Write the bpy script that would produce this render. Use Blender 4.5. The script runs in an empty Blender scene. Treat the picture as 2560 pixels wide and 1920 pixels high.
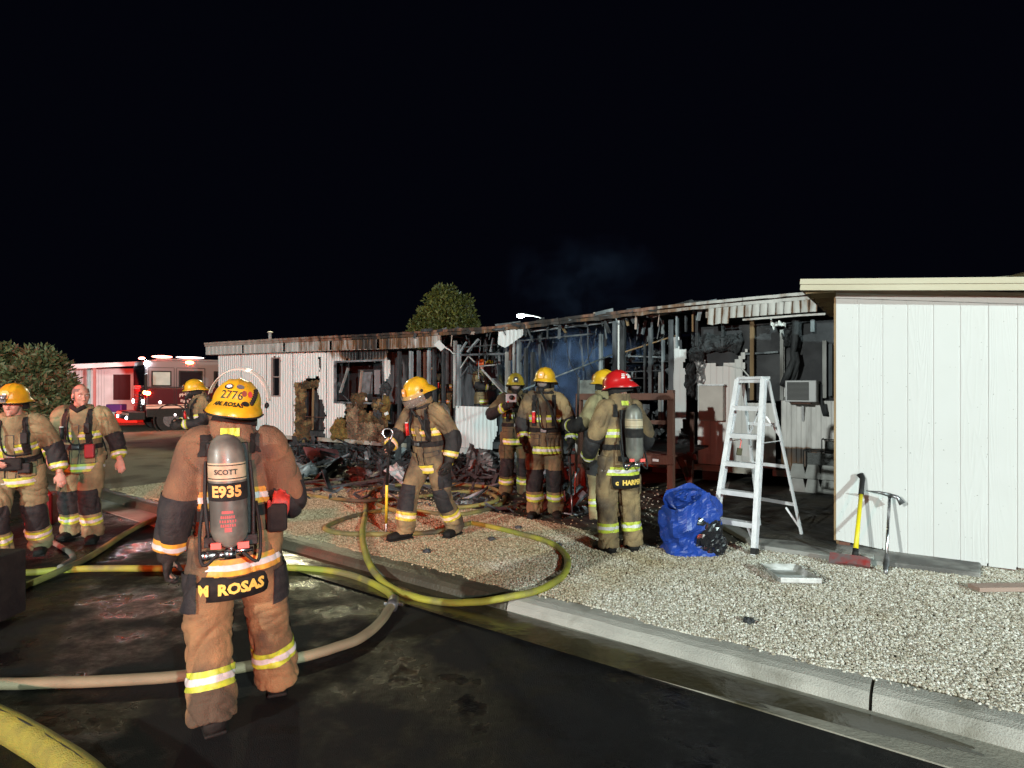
import bpy, bmesh, math, random
import numpy as np
from mathutils import Vector, Matrix, Euler, noise as mnoise
R = math.radians
random.seed(7); np.random.seed(7)
S = bpy.context.scene
COL = S.collection

# ------------------------------------------------------------------ camera
H, HY, F, CX = 1.72, 968.0, 1500.0, 1280.0        # eye height; horizon row, focal length and centre in photo pixels
cam = bpy.data.cameras.new('camera'); camo = bpy.data.objects.new('camera', cam); COL.objects.link(camo)
camo.location = (0, 0, H); camo.rotation_euler = (R(90), 0, 0)
cam.sensor_width = 36; cam.lens = F / 2560 * 36; cam.shift_y = (HY - 960) / 2560
cam.clip_start = .05; cam.clip_end = 900
S.camera = camo
# ------------------------------------------------------------------ night sky
W = bpy.data.worlds.new('World'); S.world = W; W.use_nodes = True
bg = W.node_tree.nodes['Background']; bg.inputs[0].default_value = (.25, .30, .75, 1); bg.inputs[1].default_value = .003
# ------------------------------------------------------------------ floodlights of the engines parked behind the photographer
def lamp(name, loc, power, col, size=.25, spot=None, target=None, blend=.5):
    l = bpy.data.lights.new(name, 'SPOT' if spot else 'POINT'); l.energy = power; l.color = col; l.shadow_soft_size = size
    o = bpy.data.objects.new(name, l); COL.objects.link(o); o.location = loc
    if spot:
        l.spot_size = R(spot); l.spot_blend = blend
        o.rotation_euler = (Vector(target) - Vector(loc)).to_track_quat('-Z', 'Y').to_euler()
    return o
lamp('floodlight', (9.0, -13.5, 6.3), 14000, (.78, 1.0, .97), .2)
lamp('floodlight', (-13.0, -11.5, 6.2), 12800, (.92, 1.0, .93), .2)
lamp('beacon_light', (1.5, -9, 3.2), 5600, (1.0, .10, .04), .2, 46, (-8.5, 14, 1.4), 1.0)
lamp('beacon_light', (1.5, -9, 3.2), 700, (1.0, .09, .035), .2)
lamp('beacon_light', (-12, 4.5, 5.2), 3600, (1.0, .05, .025), .12, 26, (-5.1, 7.0, 1.35), .6)
# ------------------------------------------------------------------ exposure
S.view_settings.view_transform = 'Standard'; S.view_settings.look = 'None'; S.view_settings.gamma = 1
S.view_settings.use_curve_mapping = False; S.view_settings.exposure = 0.35
S.render.engine = 'CYCLES'
S.cycles.use_denoising = True
try: S.cycles.denoiser = 'OPENIMAGEDENOISE'
except Exception: pass
S.cycles.max_bounces = 6; S.cycles.transparent_max_bounces = 12; S.cycles.volume_bounces = 1
S.cycles.sample_clamp_indirect = 4; S.cycles.volume_step_rate = 4
S.cycles.use_light_tree = True

# ------------------------------------------------------------------ geometry helpers
def G(px, py, z=0.0):
    d = (H - z) * F / (py - HY); return Vector(((px - CX) / F * d, d, z))
def P(px, py, d): return Vector(((px - CX) / F * d, d, H - (py - HY) / F * d))
TX, TY, LX, LY = .834, -.549, -9.25, 18.5           # line of the mobile home's front wall
WANG = math.atan2(TY, TX)
def wp(px, py, v=0.0):                              # pixel -> (u along wall, v depth, z) in wall coordinates
    lx, ly = LX + v * .549, LY + v * .834
    s = (px - CX) / F; u = (s * ly - lx) / (TX - s * TY); d = ly + u * TY
    return Vector((u, v, H - (py - HY) * d / F))
KT, KN = Vector((.806, -.592, 0)), Vector((.592, .806, 0)); KO = Vector((0, 4.57, 0))
def K(t, n, z=0.0): return KO + KT * t + KN * n + Vector((0, 0, z))

class MB:
    def __init__(s): s.v = []; s.f = []; s.m = []
    def add(s, vs, fs, mi=0, mat=None):
        o = len(s.v)
        for p in vs: s.v.append(tuple(mat @ Vector(p)) if mat is not None else tuple(p))
        for f in fs: s.f.append([i + o for i in f]); s.m.append(mi)
        return s
    def box(s, c, size, rot=None, mi=0, taper=None):
        x, y, z = size[0] / 2, size[1] / 2, size[2] / 2; t = taper or 1
        vs = [Vector(p) for p in ((-x, -y, -z), (x, -y, -z), (x, y, -z), (-x, y, -z), (-x*t, -y*t, z), (x*t, -y*t, z), (x*t, y*t, z), (-x*t, y*t, z))]
        if rot is not None:
            m = rot if isinstance(rot, Matrix) else Euler(rot).to_matrix()
            vs = [m @ v for v in vs]
        c = Vector(c)
        return s.add([v + c for v in vs], [(3, 2, 1, 0), (4, 5, 6, 7), (0, 1, 5, 4), (1, 2, 6, 5), (2, 3, 7, 6), (3, 0, 4, 7)], mi)
    def bbox(s, a, b, mi=0):
        return s.box([(a[i] + b[i]) / 2 for i in range(3)], [abs(b[i] - a[i]) for i in range(3)], None, mi)
    def beam(s, a, b, w, h, up=(0, 0, 1), mi=0):
        a, b = Vector(a), Vector(b); d = (b - a); L = d.length; d.normalize()
        up = Vector(up); sd = d.cross(up)
        if sd.length < 1e-3: sd = d.cross(Vector((1, 0, 0)))
        sd.normalize(); u2 = sd.cross(d)
        m = Matrix((sd, d, u2)).transposed()
        return s.box((a + b) / 2, (w, L, h), m, mi)
    def tube(s, pts, rad, n=10, mi=0, side=None, ry=None, cap=True):
        vs, fs = loft(pts, rad, ry, side, n, cap)
        return s.add(vs, fs, mi)
    def lathe(s, prof, n=24, mi=0, mat=None, cap=True):
        vs = []; fs = []
        for (r, z) in prof:
            for i in range(n):
                a = 2 * math.pi * i / n; vs.append((r * math.cos(a), r * math.sin(a), z))
        for j in range(len(prof) - 1):
            for i in range(n):
                k = (i + 1) % n; fs.append((j * n + i, j * n + k, (j + 1) * n + k, (j + 1) * n + i))
        if cap:
            fs.append(tuple(reversed(range(n)))); fs.append(tuple(range((len(prof) - 1) * n, len(prof) * n)))
        return s.add(vs, fs, mi, mat)
    def ell(s, c, r, n=12, m=8, mi=0, mat=None):
        vs = [(c[0], c[1], c[2] - r[2])]; fs = []
        for j in range(1, m):
            p = -math.pi / 2 + math.pi * j / m
            for i in range(n):
                a = 2 * math.pi * i / n
                vs.append((c[0] + r[0] * math.cos(p) * math.cos(a), c[1] + r[1] * math.cos(p) * math.sin(a), c[2] + r[2] * math.sin(p)))
        vs.append((c[0], c[1], c[2] + r[2])); T = len(vs) - 1
        for i in range(n):
            k = (i + 1) % n; fs.append((0, 1 + k, 1 + i)); fs.append((T, 1 + (m - 2) * n + i, 1 + (m - 2) * n + k))
            for j in range(m - 2): fs.append((1 + j * n + i, 1 + j * n + k, 1 + (j + 1) * n + k, 1 + (j + 1) * n + i))
        return s.add(vs, fs, mi, mat)
    def poly(s, pts, mi=0): return s.add(pts, [tuple(range(len(pts)))], mi)
    def mesh(s, name='m'):
        me = bpy.data.meshes.new(name); me.from_pydata(s.v, [], s.f)
        if any(s.m): me.polygons.foreach_set('material_index', s.m)
        me.update(); return me
    def build(s, name, mats, parent=None, smooth=False, bevel=0, label=None):
        me = s.mesh(name)
        return put(name, me, mats, parent, smooth, bevel, label)

def put(name, me, mats, parent=None, smooth=False, bevel=0, label=None):
    for m in (mats if isinstance(mats, (list, tuple)) else [mats]): me.materials.append(m)
    if smooth: me.shade_smooth()
    if smooth == 'auto':
        try: me.set_sharp_from_angle(angle=R(40))
        except Exception: pass
    o = bpy.data.objects.new(name, me); COL.objects.link(o)
    if parent is not None: o.parent = parent
    if bevel:
        b = o.modifiers.new('b', 'BEVEL'); b.width = bevel; b.segments = 2; b.limit_method = 'ANGLE'
    if label: o['label'] = label
    return o

def catmull(pts, n):
    pts = [np.array(p, float) for p in pts]; P_ = [2 * pts[0] - pts[1]] + pts + [2 * pts[-1] - pts[-2]]; out = []
    for i in range(1, len(P_) - 2):
        a, b, c, d = P_[i - 1:i + 3]
        for k in range(n):
            t = k / n
            out.append(.5 * ((2 * b) + (c - a) * t + (2 * a - 5 * b + 4 * c - d) * t * t + (3 * b - a - 3 * c + d) * t ** 3))
    out.append(pts[-1]); return out

def loft(pts, rx, ry=None, side=None, n=12, cap=True):
    pts = [Vector(p) for p in pts]; N = len(pts)
    if not hasattr(rx, '__len__'): rx = [rx] * N
    if ry is None: ry = rx
    elif not hasattr(ry, '__len__'): ry = [ry] * N
    vs = []; fs = []; prev = None
    for i in range(N):
        t = (pts[min(i + 1, N - 1)] - pts[max(i - 1, 0)]).normalized()
        if side is not None: a = Vector(side)
        elif prev is None: a = Vector((1, 0, 0)) if abs(t.x) < .8 else Vector((0, 0, 1))
        else: a = prev
        a = (a - t * a.dot(t)).normalized(); b = t.cross(a); prev = a
        for k in range(n):
            th = 2 * math.pi * k / n
            vs.append(pts[i] + a * (rx[i] * math.cos(th)) + b * (ry[i] * math.sin(th)))
    for i in range(N - 1):
        for k in range(n):
            q = (k + 1) % n; fs.append((i * n + k, i * n + q, (i + 1) * n + q, (i + 1) * n + k))
    if cap:
        fs.append(tuple(reversed(range(n)))); fs.append(tuple(range((N - 1) * n, N * n)))
    return vs, fs

def thing(name, label, cat, loc=(0, 0, 0), rotz=0, group=None, kind=None):
    o = bpy.data.objects.new(name, None); COL.objects.link(o); o.location = loc; o.rotation_euler = (0, 0, rotz); o.empty_display_size = .1
    return tag(o, label, cat, group, kind)
def tag(o, label=None, cat=None, group=None, kind=None):
    if label: o['label'] = label
    if cat: o['category'] = cat
    if group: o['group'] = group
    if kind: o['kind'] = kind
    return o
def struct(o): o['kind'] = 'structure'; return o

# ------------------------------------------------------------------ materials
def M(name, col, rough=.6, metal=0, col2=None, scale=6, amt=.5, bump=0, bscale=40, spec=.5, detail=6, stretch=None, col3=None, s3=1.2, coat=0, rough2=None, t3=.52):
    m = bpy.data.materials.new(name); m.use_nodes = True; nt = m.node_tree; b = nt.nodes['Principled BSDF']
    b.inputs['Base Color'].default_value = (*col, 1); b.inputs['Roughness'].default_value = rough; b.inputs['Metallic'].default_value = metal
    b.inputs['Specular IOR Level'].default_value = spec; b.inputs['Coat Weight'].default_value = coat
    tc = nt.nodes.new('ShaderNodeTexCoord'); vec = tc.outputs['Object']
    if stretch:
        mp = nt.nodes.new('ShaderNodeMapping'); mp.inputs['Scale'].default_value = stretch; nt.links.new(vec, mp.inputs[0]); vec = mp.outputs[0]
    def ns(sc, det=detail, lo=.35, hi=.65):
        n = nt.nodes.new('ShaderNodeTexNoise'); n.inputs['Scale'].default_value = sc; n.inputs['Detail'].default_value = det; nt.links.new(vec, n.inputs['Vector'])
        r = nt.nodes.new('ShaderNodeMapRange'); r.inputs[1].default_value = lo; r.inputs[2].default_value = hi; nt.links.new(n.outputs[0], r.inputs[0]); return n, r
    last = None
    if col2:
        n, r = ns(scale, lo=.5 - .3 * (1 - amt) - .05, hi=.5 + .3 * (1.1 - amt))
        mx = nt.nodes.new('ShaderNodeMix'); mx.data_type = 'RGBA'; mx.inputs[6].default_value = (*col, 1); mx.inputs[7].default_value = (*col2, 1)
        nt.links.new(r.outputs[0], mx.inputs[0]); last = mx.outputs[2]
        if rough2 is not None:
            rr = nt.nodes.new('ShaderNodeMapRange'); rr.inputs[3].default_value = rough; rr.inputs[4].default_value = rough2
            nt.links.new(r.outputs[0], rr.inputs[0]); nt.links.new(rr.outputs[0], b.inputs['Roughness'])
    if col3:
        n, r = ns(s3, lo=t3, hi=t3 + .1)
        mx = nt.nodes.new('ShaderNodeMix'); mx.data_type = 'RGBA'; mx.inputs[7].default_value = (*col3, 1)
        if last: nt.links.new(last, mx.inputs[6])
        else: mx.inputs[6].default_value = (*col, 1)
        nt.links.new(r.outputs[0], mx.inputs[0]); last = mx.outputs[2]
    if last: nt.links.new(last, b.inputs['Base Color'])
    if bump:
        n = nt.nodes.new('ShaderNodeTexNoise'); n.inputs['Scale'].default_value = bscale; n.inputs['Detail'].default_value = 4; nt.links.new(vec, n.inputs['Vector'])
        bp = nt.nodes.new('ShaderNodeBump'); bp.inputs['Strength'].default_value = min(1, bump); bp.inputs['Distance'].default_value = .02
        nt.links.new(n.outputs[0], bp.inputs['Height']); nt.links.new(bp.outputs[0], b.inputs['Normal'])
    return m
def E(name, col, st):
    m = bpy.data.materials.new(name); m.use_nodes = True; b = m.node_tree.nodes['Principled BSDF']
    b.inputs['Base Color'].default_value = (*col, 1); b.inputs['Emission Color'].default_value = (*col, 1); b.inputs['Emission Strength'].default_value = st; return m
def glass(name, col=(1, 1, 1), rough=.08, alpha=.25):
    m = bpy.data.materials.new(name); m.use_nodes = True; b = m.node_tree.nodes['Principled BSDF']
    b.inputs['Base Color'].default_value = (*col, 1); b.inputs['Roughness'].default_value = rough; b.inputs['Alpha'].default_value = alpha; b.inputs['Specular IOR Level'].default_value = .6
    return m

m_black = M('black_rubber', (.010, .010, .011), .6, col2=(.02, .019, .018), scale=14, bump=.2, spec=.3)
m_boot = M('boot_rubber', (.007, .007, .007), .75, col2=(.016, .014, .012), scale=10, bump=.3, spec=.2)
m_strap = M('black_webbing', (.010, .010, .011), .8, col2=(.025, .022, .02), spec=.25, scale=20, bump=.3, bscale=200)
m_lime = M('lime_trim', (.62, .72, .05), .5, col2=(.30, .34, .05), scale=25, amt=.35)
m_silver = M('silver_trim', (.72, .70, .68), .4, col2=(.45, .43, .42), scale=25, amt=.35)
m_orange = M('orange_trim', (.85, .42, .04), .5, col2=(.45, .22, .05), scale=25, amt=.35)
def folds(m, sc=6.0, st=.5):
    nt = m.node_tree; b = nt.nodes['Principled BSDF']; N = nt.nodes.new; L = nt.links.new; tc = N('ShaderNodeTexCoord'); mp = N('ShaderNodeMapping'); mp.inputs['Scale'].default_value = (1, 1, 1.5); L(tc.outputs['Object'], mp.inputs[0])
    n = N('ShaderNodeTexNoise'); n.noise_type = 'RIDGED_MULTIFRACTAL'; n.inputs['Scale'].default_value = sc; n.inputs['Detail'].default_value = 2.5; n.inputs['Distortion'].default_value = .7; L(mp.outputs[0], n.inputs[0])
    bp = N('ShaderNodeBump'); bp.inputs['Strength'].default_value = st; bp.inputs['Distance'].default_value = .018; L(n.outputs[0], bp.inputs['Height'])
    for l in list(nt.links):
        if l.to_socket == b.inputs['Normal']: L(bp.outputs[0], l.from_node.inputs['Normal'])
    return m
m_coat = M('tan_coat', (.27, .19, .09), .85, col2=(.12, .082, .045), scale=5, amt=.72, bump=.45, bscale=120, col3=(.075, .055, .036), s3=2.6, t3=.49)
m_coat_pale = M('pale_coat', (.30, .25, .13), .85, col2=(.15, .115, .06), scale=5, amt=.7, bump=.4, bscale=120)
m_coat_dark = M('sooty_coat', (.17, .13, .055), .85, col2=(.045, .04, .025), scale=4, amt=.5, bump=.4, bscale=120)
m_brown = M('brown_coat', (.21, .115, .058), .85, col2=(.11, .06, .036), scale=4.2, amt=.72, bump=.45, bscale=140, col3=(.085, .055, .04), s3=2.6, t3=.5)
m_knee = M('black_patch', (.013, .013, .016), .75, col2=(.03, .028, .027), spec=.3, scale=15, bump=.3, bscale=90)
m_glove = M('glove_leather', (.013, .012, .012), .7, col2=(.03, .025, .021), spec=.3, scale=15, bump=.4, bscale=60)
m_skin = M('skin', (.50, .29, .21), .5, col2=(.42, .20, .15), scale=12, bump=.1, bscale=90)
m_hair = M('grey_hair', (.12, .09, .075), .8, col2=(.2, .17, .15), scale=40, bump=.5, bscale=200)
m_yhelm = M('yellow_helmet', (.80, .47, .015), .36, col2=(.52, .29, .02), scale=9, amt=.45, coat=.15, bump=.15, bscale=25)
m_yhelm2 = M('sooty_yellow_helmet', (.50, .36, .02), .4, col2=(.14, .10, .02), scale=6, amt=.5, coat=.1)
m_rhelm = M('red_helmet', (.60, .012, .015), .3, col2=(.42, .012, .012), scale=7, amt=.35, coat=.2)
m_ohelm = M('orange_helmet', (.75, .13, .02), .4, col2=(.5, .08, .02), scale=7)
m_visor = glass('clear_visor', (.85, .82, .72), .22, .42)
m_shield = glass('smoky_clear_shield', (.5, .42, .35), .1, .2)
m_lens = glass('mask_lens', (.35, .3, .28), .08, .55)
m_tank = M('grey_cylinder', (.20, .20, .165), .4, col2=(.085, .085, .075), scale=8, amt=.7, coat=.15, col3=(.08, .078, .07), s3=3)
m_tanklab = M('cream_label', (.55, .46, .30), .5, col2=(.35, .28, .18), scale=12)
m_chrome = M('chrome', (.7, .7, .72), .25, 1, col2=(.4, .4, .42), scale=20)
m_steel = M('steel', (.32, .32, .34), .4, .9, col2=(.2, .2, .2), scale=20)
m_alu = M('aluminium', (.78, .78, .80), .42, .25, col2=(.6, .6, .62), scale=9, amt=.35, bump=.1)
m_redp = M('red_plastic', (.65, .02, .02), .4); m_pink = M('pink_label', (.85, .12, .10), .5)
m_white = M('white_print', (.78, .78, .76), .6); m_ink = M('black_ink', (.015, .015, .015), .6)
m_yel_ink = M('yellow_letters', (.78, .52, .10), .6); m_or_ink = M('orange_letters', (.85, .42, .12), .6)
m_char = M('charred_wood', (.012, .012, .014), .75, col2=(.06, .065, .07), scale=14, amt=.35, bump=.9, bscale=30, stretch=(1, 1, .35))
m_ash = M('ashen_board', (.05, .057, .066), .85, col2=(.17, .185, .20), scale=5, amt=.42, bump=.5, bscale=25, stretch=(1, 1, .3), col3=(.012, .012, .014), s3=2)
m_ashpale = M('ashen_grey', (.34, .38, .40), .85, col2=(.08, .09, .10), scale=6, amt=.5, bump=.5, bscale=25, stretch=(1, 1, .3))
m_whitewood = M('scorched_white_paint', (.55, .56, .55), .7, col2=(.12, .11, .10), scale=5, amt=.36, bump=.3, bscale=30, stretch=(1, 1, .25))
m_soot = M('soot_panel', (.022, .022, .025), .8, col2=(.05, .05, .055), scale=4, amt=.5, bump=.4, bscale=20, col3=(.075, .075, .08), s3=1.5)
m_insul = M('brown_insulation', (.13, .075, .03), .95, col2=(.04, .026, .015), scale=7, amt=.6, bump=1, bscale=25, col3=(.24, .16, .07), s3=4)
m_timber = M('brown_timber', (.15, .055, .032), .7, col2=(.075, .03, .02), scale=5, amt=.42, bump=.4, bscale=50, stretch=(1, 1, .2))
m_rawwood = M('raw_wood', (.33, .22, .11), .8, col2=(.2, .12, .06), scale=6, bump=.3, stretch=(1, 1, .2))
m_plank = M('weathered_plank', (.42, .30, .25), .8, col2=(.3, .2, .16), scale=4, bump=.3, stretch=(.2, 1, 1))
m_cream = M('cream_fascia', (.54, .495, .37), .6, col2=(.46, .41, .29), scale=4, amt=.4, bump=.2, bscale=60, stretch=(.3, 1, 1))
m_concrete = M('concrete', (.42, .41, .38), .85, col2=(.30, .29, .27), scale=3, amt=.5, bump=.35, bscale=90, col3=(.24, .225, .20), s3=2.2)
m_concwet = M('wet_concrete', (.075, .066, .045), .45, col2=(.045, .04, .028), scale=3, amt=.5, bump=.35, bscale=40)
m_hose = M('yellow_hose', (.34, .345, .035), .6, col2=(.22, .215, .04), scale=5, amt=.4, bump=.35, bscale=200, col3=(.16, .15, .06), s3=2.5)
m_hosed = M('dirty_yellow_hose', (.28, .25, .06), .65, col2=(.12, .11, .05), scale=4, amt=.5, bump=.35, bscale=200, col3=(.07, .065, .04), s3=1.6)
m_hoset = M('tan_hose', (.25, .215, .13), .65, col2=(.16, .135, .085), scale=5, amt=.4, bump=.35, bscale=200)
m_hoseg = M('grey_hose', (.22, .20, .16), .65, col2=(.13, .12, .1), scale=5, bump=.35, bscale=200)
m_leaf = M('leaf', (.12, .145, .06), .6, col2=(.06, .085, .03), scale=2)
m_leaf2 = M('tree_leaf', (.15, .15, .03), .6, col2=(.05, .06, .012), scale=1.2)
m_leaf3 = M('dry_leaf', (.17, .10, .05), .6, col2=(.1, .08, .03), scale=2)
m_bark = M('bark', (.09, .065, .045), .9, bump=.6)
m_tarp = M('blue_tarp', (.015, .06, .36), .4, col2=(.012, .04, .22), scale=6, bump=.25, bscale=30, spec=.5)
m_bagblk = M('black_plastic', (.012, .012, .015), .22, spec=.6)
m_dirt = M('dirt', (.06, .05, .035), .9, col2=(.035, .03, .022), scale=2, bump=.6, bscale=20)
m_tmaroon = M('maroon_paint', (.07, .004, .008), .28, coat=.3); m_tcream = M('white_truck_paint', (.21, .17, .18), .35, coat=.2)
m_dglass = M('dark_glass', (.01, .01, .013), .08, spec=.7)
m_refl = M('reflective_stripe_paint', (.85, .55, .45), .35)
m_acgrille = M('air_conditioner_grille', (.25, .25, .25), .6)
for _m in (m_coat, m_coat_pale, m_coat_dark, m_brown): folds(_m)
folds(m_glove, 14, .4); folds(m_knee, 10, .3)
# ================================================================== SETTING
def sheet(name, pts, mat, z=None, kind='structure', sub=0):
    bm = bmesh.new(); vs = [bm.verts.new((p[0], p[1], p[2] if z is None else z)) for p in pts]; f = bm.faces.new(vs); bm.normal_update()
    if f.normal.z < 0: f.normal_flip()
    me = bpy.data.meshes.new(name); bm.to_mesh(me); bm.free()
    o = put(name, me, mat); o['kind'] = kind; return o
def slab_mesh(pts, z0, z1):
    b = MB(); n = len(pts); vs = [(p[0], p[1], z0) for p in pts] + [(p[0], p[1], z1) for p in pts]
    ar = sum(pts[i][0] * pts[(i + 1) % n][1] - pts[(i + 1) % n][0] * pts[i][1] for i in range(n))
    fs = [tuple(range(n, 2 * n)), tuple(reversed(range(n)))] + [(i, (i + 1) % n, (i + 1) % n + n, i + n) for i in range(n)]
    if ar < 0: fs = [tuple(reversed(f)) for f in fs]
    b.add(vs, fs); return b

# wet asphalt: pools and dry grain
def asphalt(name, wet=.5, base=(.011, .011, .012), bump=.5):
    m = bpy.data.materials.new(name); m.use_nodes = True; nt = m.node_tree; b = nt.nodes['Principled BSDF']; N = nt.nodes.new; Lk = nt.links.new
    tc = N('ShaderNodeTexCoord')
    n1 = N('ShaderNodeTexNoise'); n1.inputs['Scale'].default_value = .9; n1.inputs['Detail'].default_value = 8; n1.inputs['Roughness'].default_value = .65; Lk(tc.outputs['Object'], n1.inputs[0])
    mr = N('ShaderNodeMapRange'); mr.inputs[1].default_value = wet - .06; mr.inputs[2].default_value = wet + .08; mr.inputs[3].default_value = .09; mr.inputs[4].default_value = .8; Lk(n1.outputs[0], mr.inputs[0]); Lk(mr.outputs[0], b.inputs['Roughness'])
    n2 = N('ShaderNodeTexNoise'); n2.inputs['Scale'].default_value = 160; n2.inputs['Detail'].default_value = 3; Lk(tc.outputs['Object'], n2.inputs[0])
    n3 = N('ShaderNodeTexNoise'); n3.inputs['Scale'].default_value = 9; n3.inputs['Detail'].default_value = 5; Lk(tc.outputs['Object'], n3.inputs[0])
    mp = N('ShaderNodeMath'); mp.operation = 'MULTIPLY'; Lk(n2.outputs[0], mp.inputs[0]); Lk(mr.outputs[0], mp.inputs[1])
    ad = N('ShaderNodeMath'); ad.operation = 'MULTIPLY_ADD'; ad.inputs[1].default_value = .8; Lk(n3.outputs[0], ad.inputs[0]); Lk(mp.outputs[0], ad.inputs[2])
    bp = N('ShaderNodeBump'); bp.inputs['Strength'].default_value = bump; bp.inputs['Distance'].default_value = .03; Lk(ad.outputs[0], bp.inputs['Height']); Lk(bp.outputs[0], b.inputs['Normal'])
    cr = N('ShaderNodeMix'); cr.data_type = 'RGBA'; cr.inputs[6].default_value = (*base, 1); cr.inputs[7].default_value = (base[0] * 2.4, base[1] * 2.3, base[2] * 2.2, 1); Lk(n1.outputs[0], cr.inputs[0])
    n4 = N('ShaderNodeTexNoise'); n4.inputs['Scale'].default_value = 220; Lk(tc.outputs['Object'], n4.inputs[0])
    gr = N('ShaderNodeMapRange'); gr.inputs[1].default_value = .62; gr.inputs[2].default_value = .72; Lk(n4.outputs[0], gr.inputs[0])
    c2 = N('ShaderNodeMix'); c2.data_type = 'RGBA'; c2.inputs[7].default_value = (.012, .012, .0125, 1); b.inputs['Specular IOR Level'].default_value = .22; Lk(gr.outputs[0], c2.inputs[0]); Lk(cr.outputs[2], c2.inputs[6]); Lk(c2.outputs[2], b.inputs['Base Color'])
    return m
m_road = asphalt('wet_asphalt', .46, (.0034, .0034, .0038))
m_street = asphalt('soaked_asphalt', .75, (.02, .02, .022), .12)
m_puddle = M('dirty_water', (.055, .045, .022), .18, col2=(.03, .025, .014), scale=3, spec=.5, bump=.25, bscale=9)

ground = sheet('ground', [(-300, -60), (300, -60), (300, 400), (-300, 400)], m_dirt, -.03)
road = sheet('road', [K(-40, -.33), K(12, -.33), K(12, -14), K(-40, -14)], m_road, 0)
street = sheet('cross_street', [(-60, 14.6, 0), (-8.3, 14.2, 0), (-9.9, 21, 0), (-12, 33, 0), (-60, 40, 0)], m_street, .012)

# gutter and rolled kerb, with its joint
joint = (Vector(G(2181, 1735, .05)) - KO).dot(KT)
gut = slab_mesh([K(-40, -.335), K(12, -.335), K(12, 0), K(-40, 0)], -.05, .008)
m_gutter = M('wet_gutter', (.30, .28, .23), .8, col2=(.2, .19, .16), scale=3, bump=.3, bscale=60, col3=(.055, .045, .022), s3=1.1)
gutter = struct(gut.build('gutter', m_gutter))
m_kerb = M('kerb_concrete', (.40, .385, .345), .85, col2=(.31, .30, .27), scale=5, bump=.5, bscale=110, col3=(.17, .16, .13), s3=1.6)
prof = [(0, -.05), (0.0, .012), (.015, .055), (.045, .088), (.10, .102), (.205, .106), (.205, -.05)]
for (a, b_) in ((-40, -3.1), (-3.09, -.06), (-.05, joint - .008), (joint + .008, 12)):
    kb = MB(); n = len(prof); ss = [a + (b_ - a) * i / 30 for i in range(31)]
    vs = []
    for q in ss:
        for (nn, z) in prof:
            j = .006 * mnoise.noise((q * 3, nn * 20, z * 9)); vs.append(K(q, nn + (j if 0 < nn < .2 else 0), z + (j if z > 0 else 0)))
    fs = [(i * n + k, (i + 1) * n + k, (i + 1) * n + (k + 1) % n, i * n + (k + 1) % n) for i in range(30) for k in range(n)] + [tuple(range(n)), tuple(reversed(range(30 * n, 31 * n)))]
    kb.add(vs, fs)
    kerb = struct(kb.build('kerb', m_kerb if a > -1 else m_concwet))
# standing water along the gutter and in the yard
def blob(name, cx, cy, rx, ry, rot, z, mat, seed=0, n=48, amp=.35):
    pts = []
    for i in range(n):
        a = 2 * math.pi * i / n; r = 1 + amp * mnoise.noise((math.cos(a) * 1.4 + seed, math.sin(a) * 1.4, seed * .7)) + amp * .4 * mnoise.noise((math.cos(a) * 5 + seed, math.sin(a) * 5, seed))
        x, y = rx * r * math.cos(a), ry * r * math.sin(a); pts.append((cx + x * math.cos(rot) - y * math.sin(rot), cy + x * math.sin(rot) + y * math.cos(rot)))
    return sheet(name, pts, mat, z)
KA = math.atan2(KT.y, KT.x)
p = K(-.9, -.18); blob('puddle', p.x, p.y, 3.7, .20, KA, .0125, m_puddle, 3, 90, .25)

# yard: gravel bed, soot-blackened strip in front of the home, slab
m_bed = M('gravel_bed', (.24, .20, .13), .95, col2=(.14, .115, .075), scale=60, bump=1, bscale=70, col3=(.10, .075, .045), s3=.9)
yard = struct(slab_mesh([K(-30, .2), K(14, .2), K(14, 12), K(-30, 12)], -.04, .098).build('gravel_yard', m_bed))
m_mud = M('sooty_mud', (.022, .02, .017), .45, col2=(.06, .05, .035), scale=5, bump=.9, bscale=18, col3=(.012, .012, .012), s3=2, rough2=.9)
GY = .10
mud_px = [(560, 1108), (640, 1165), (720, 1200), (860, 1218), (1000, 1240), (1110, 1262), (1250, 1285), (1400, 1312), (1520, 1342), (1640, 1372), (1760, 1376), (1900, 1352), (2100, 1340), (2090, 1200), (1250, 1120), (800, 1085)]
mud = [G(a, b_, GY) for a, b_ in mud_px]
sheet('burnt_ground', mud, m_mud, .106)
for k, (x, y, rx, ry) in enumerate(((1195, 1232, .75, .16), (1175, 1258, .8, .13), (960, 1205, .5, .16), (1290, 1270, .5, .12))):
    g = G(x, y, GY); blob('puddle', g.x, g.y, rx, ry, .1, .112 + .001 * k, M('puddle_water', (.10, .11, .12), .1, spec=.8, bump=.1, bscale=9), k + 5)
slab_px = [(1770, 1292), (1892, 1362), (2005, 1378), (2098, 1393), (2290, 1412), (2452, 1432), (2452, 1402), (2300, 1340), (2080, 1190), (1830, 1180)]
m_slab = M('sooty_slab', (.33, .32, .30), .7, col2=(.20, .195, .18), scale=3, amt=.5, bump=.3, bscale=60, col3=(.10, .095, .09), s3=1.8)
sheet('soot_stain', [G(a, b_, .154) for a, b_ in ((1800, 1285), (1893, 1345), (1990, 1352), (2088, 1376), (2100, 1330), (2080, 1192), (1832, 1182))], m_mud)
struct(slab_mesh([G(a, b_, .15) for a, b_ in slab_px], 0, .15).build('concrete_slab', m_slab, bevel=.012))

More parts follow.
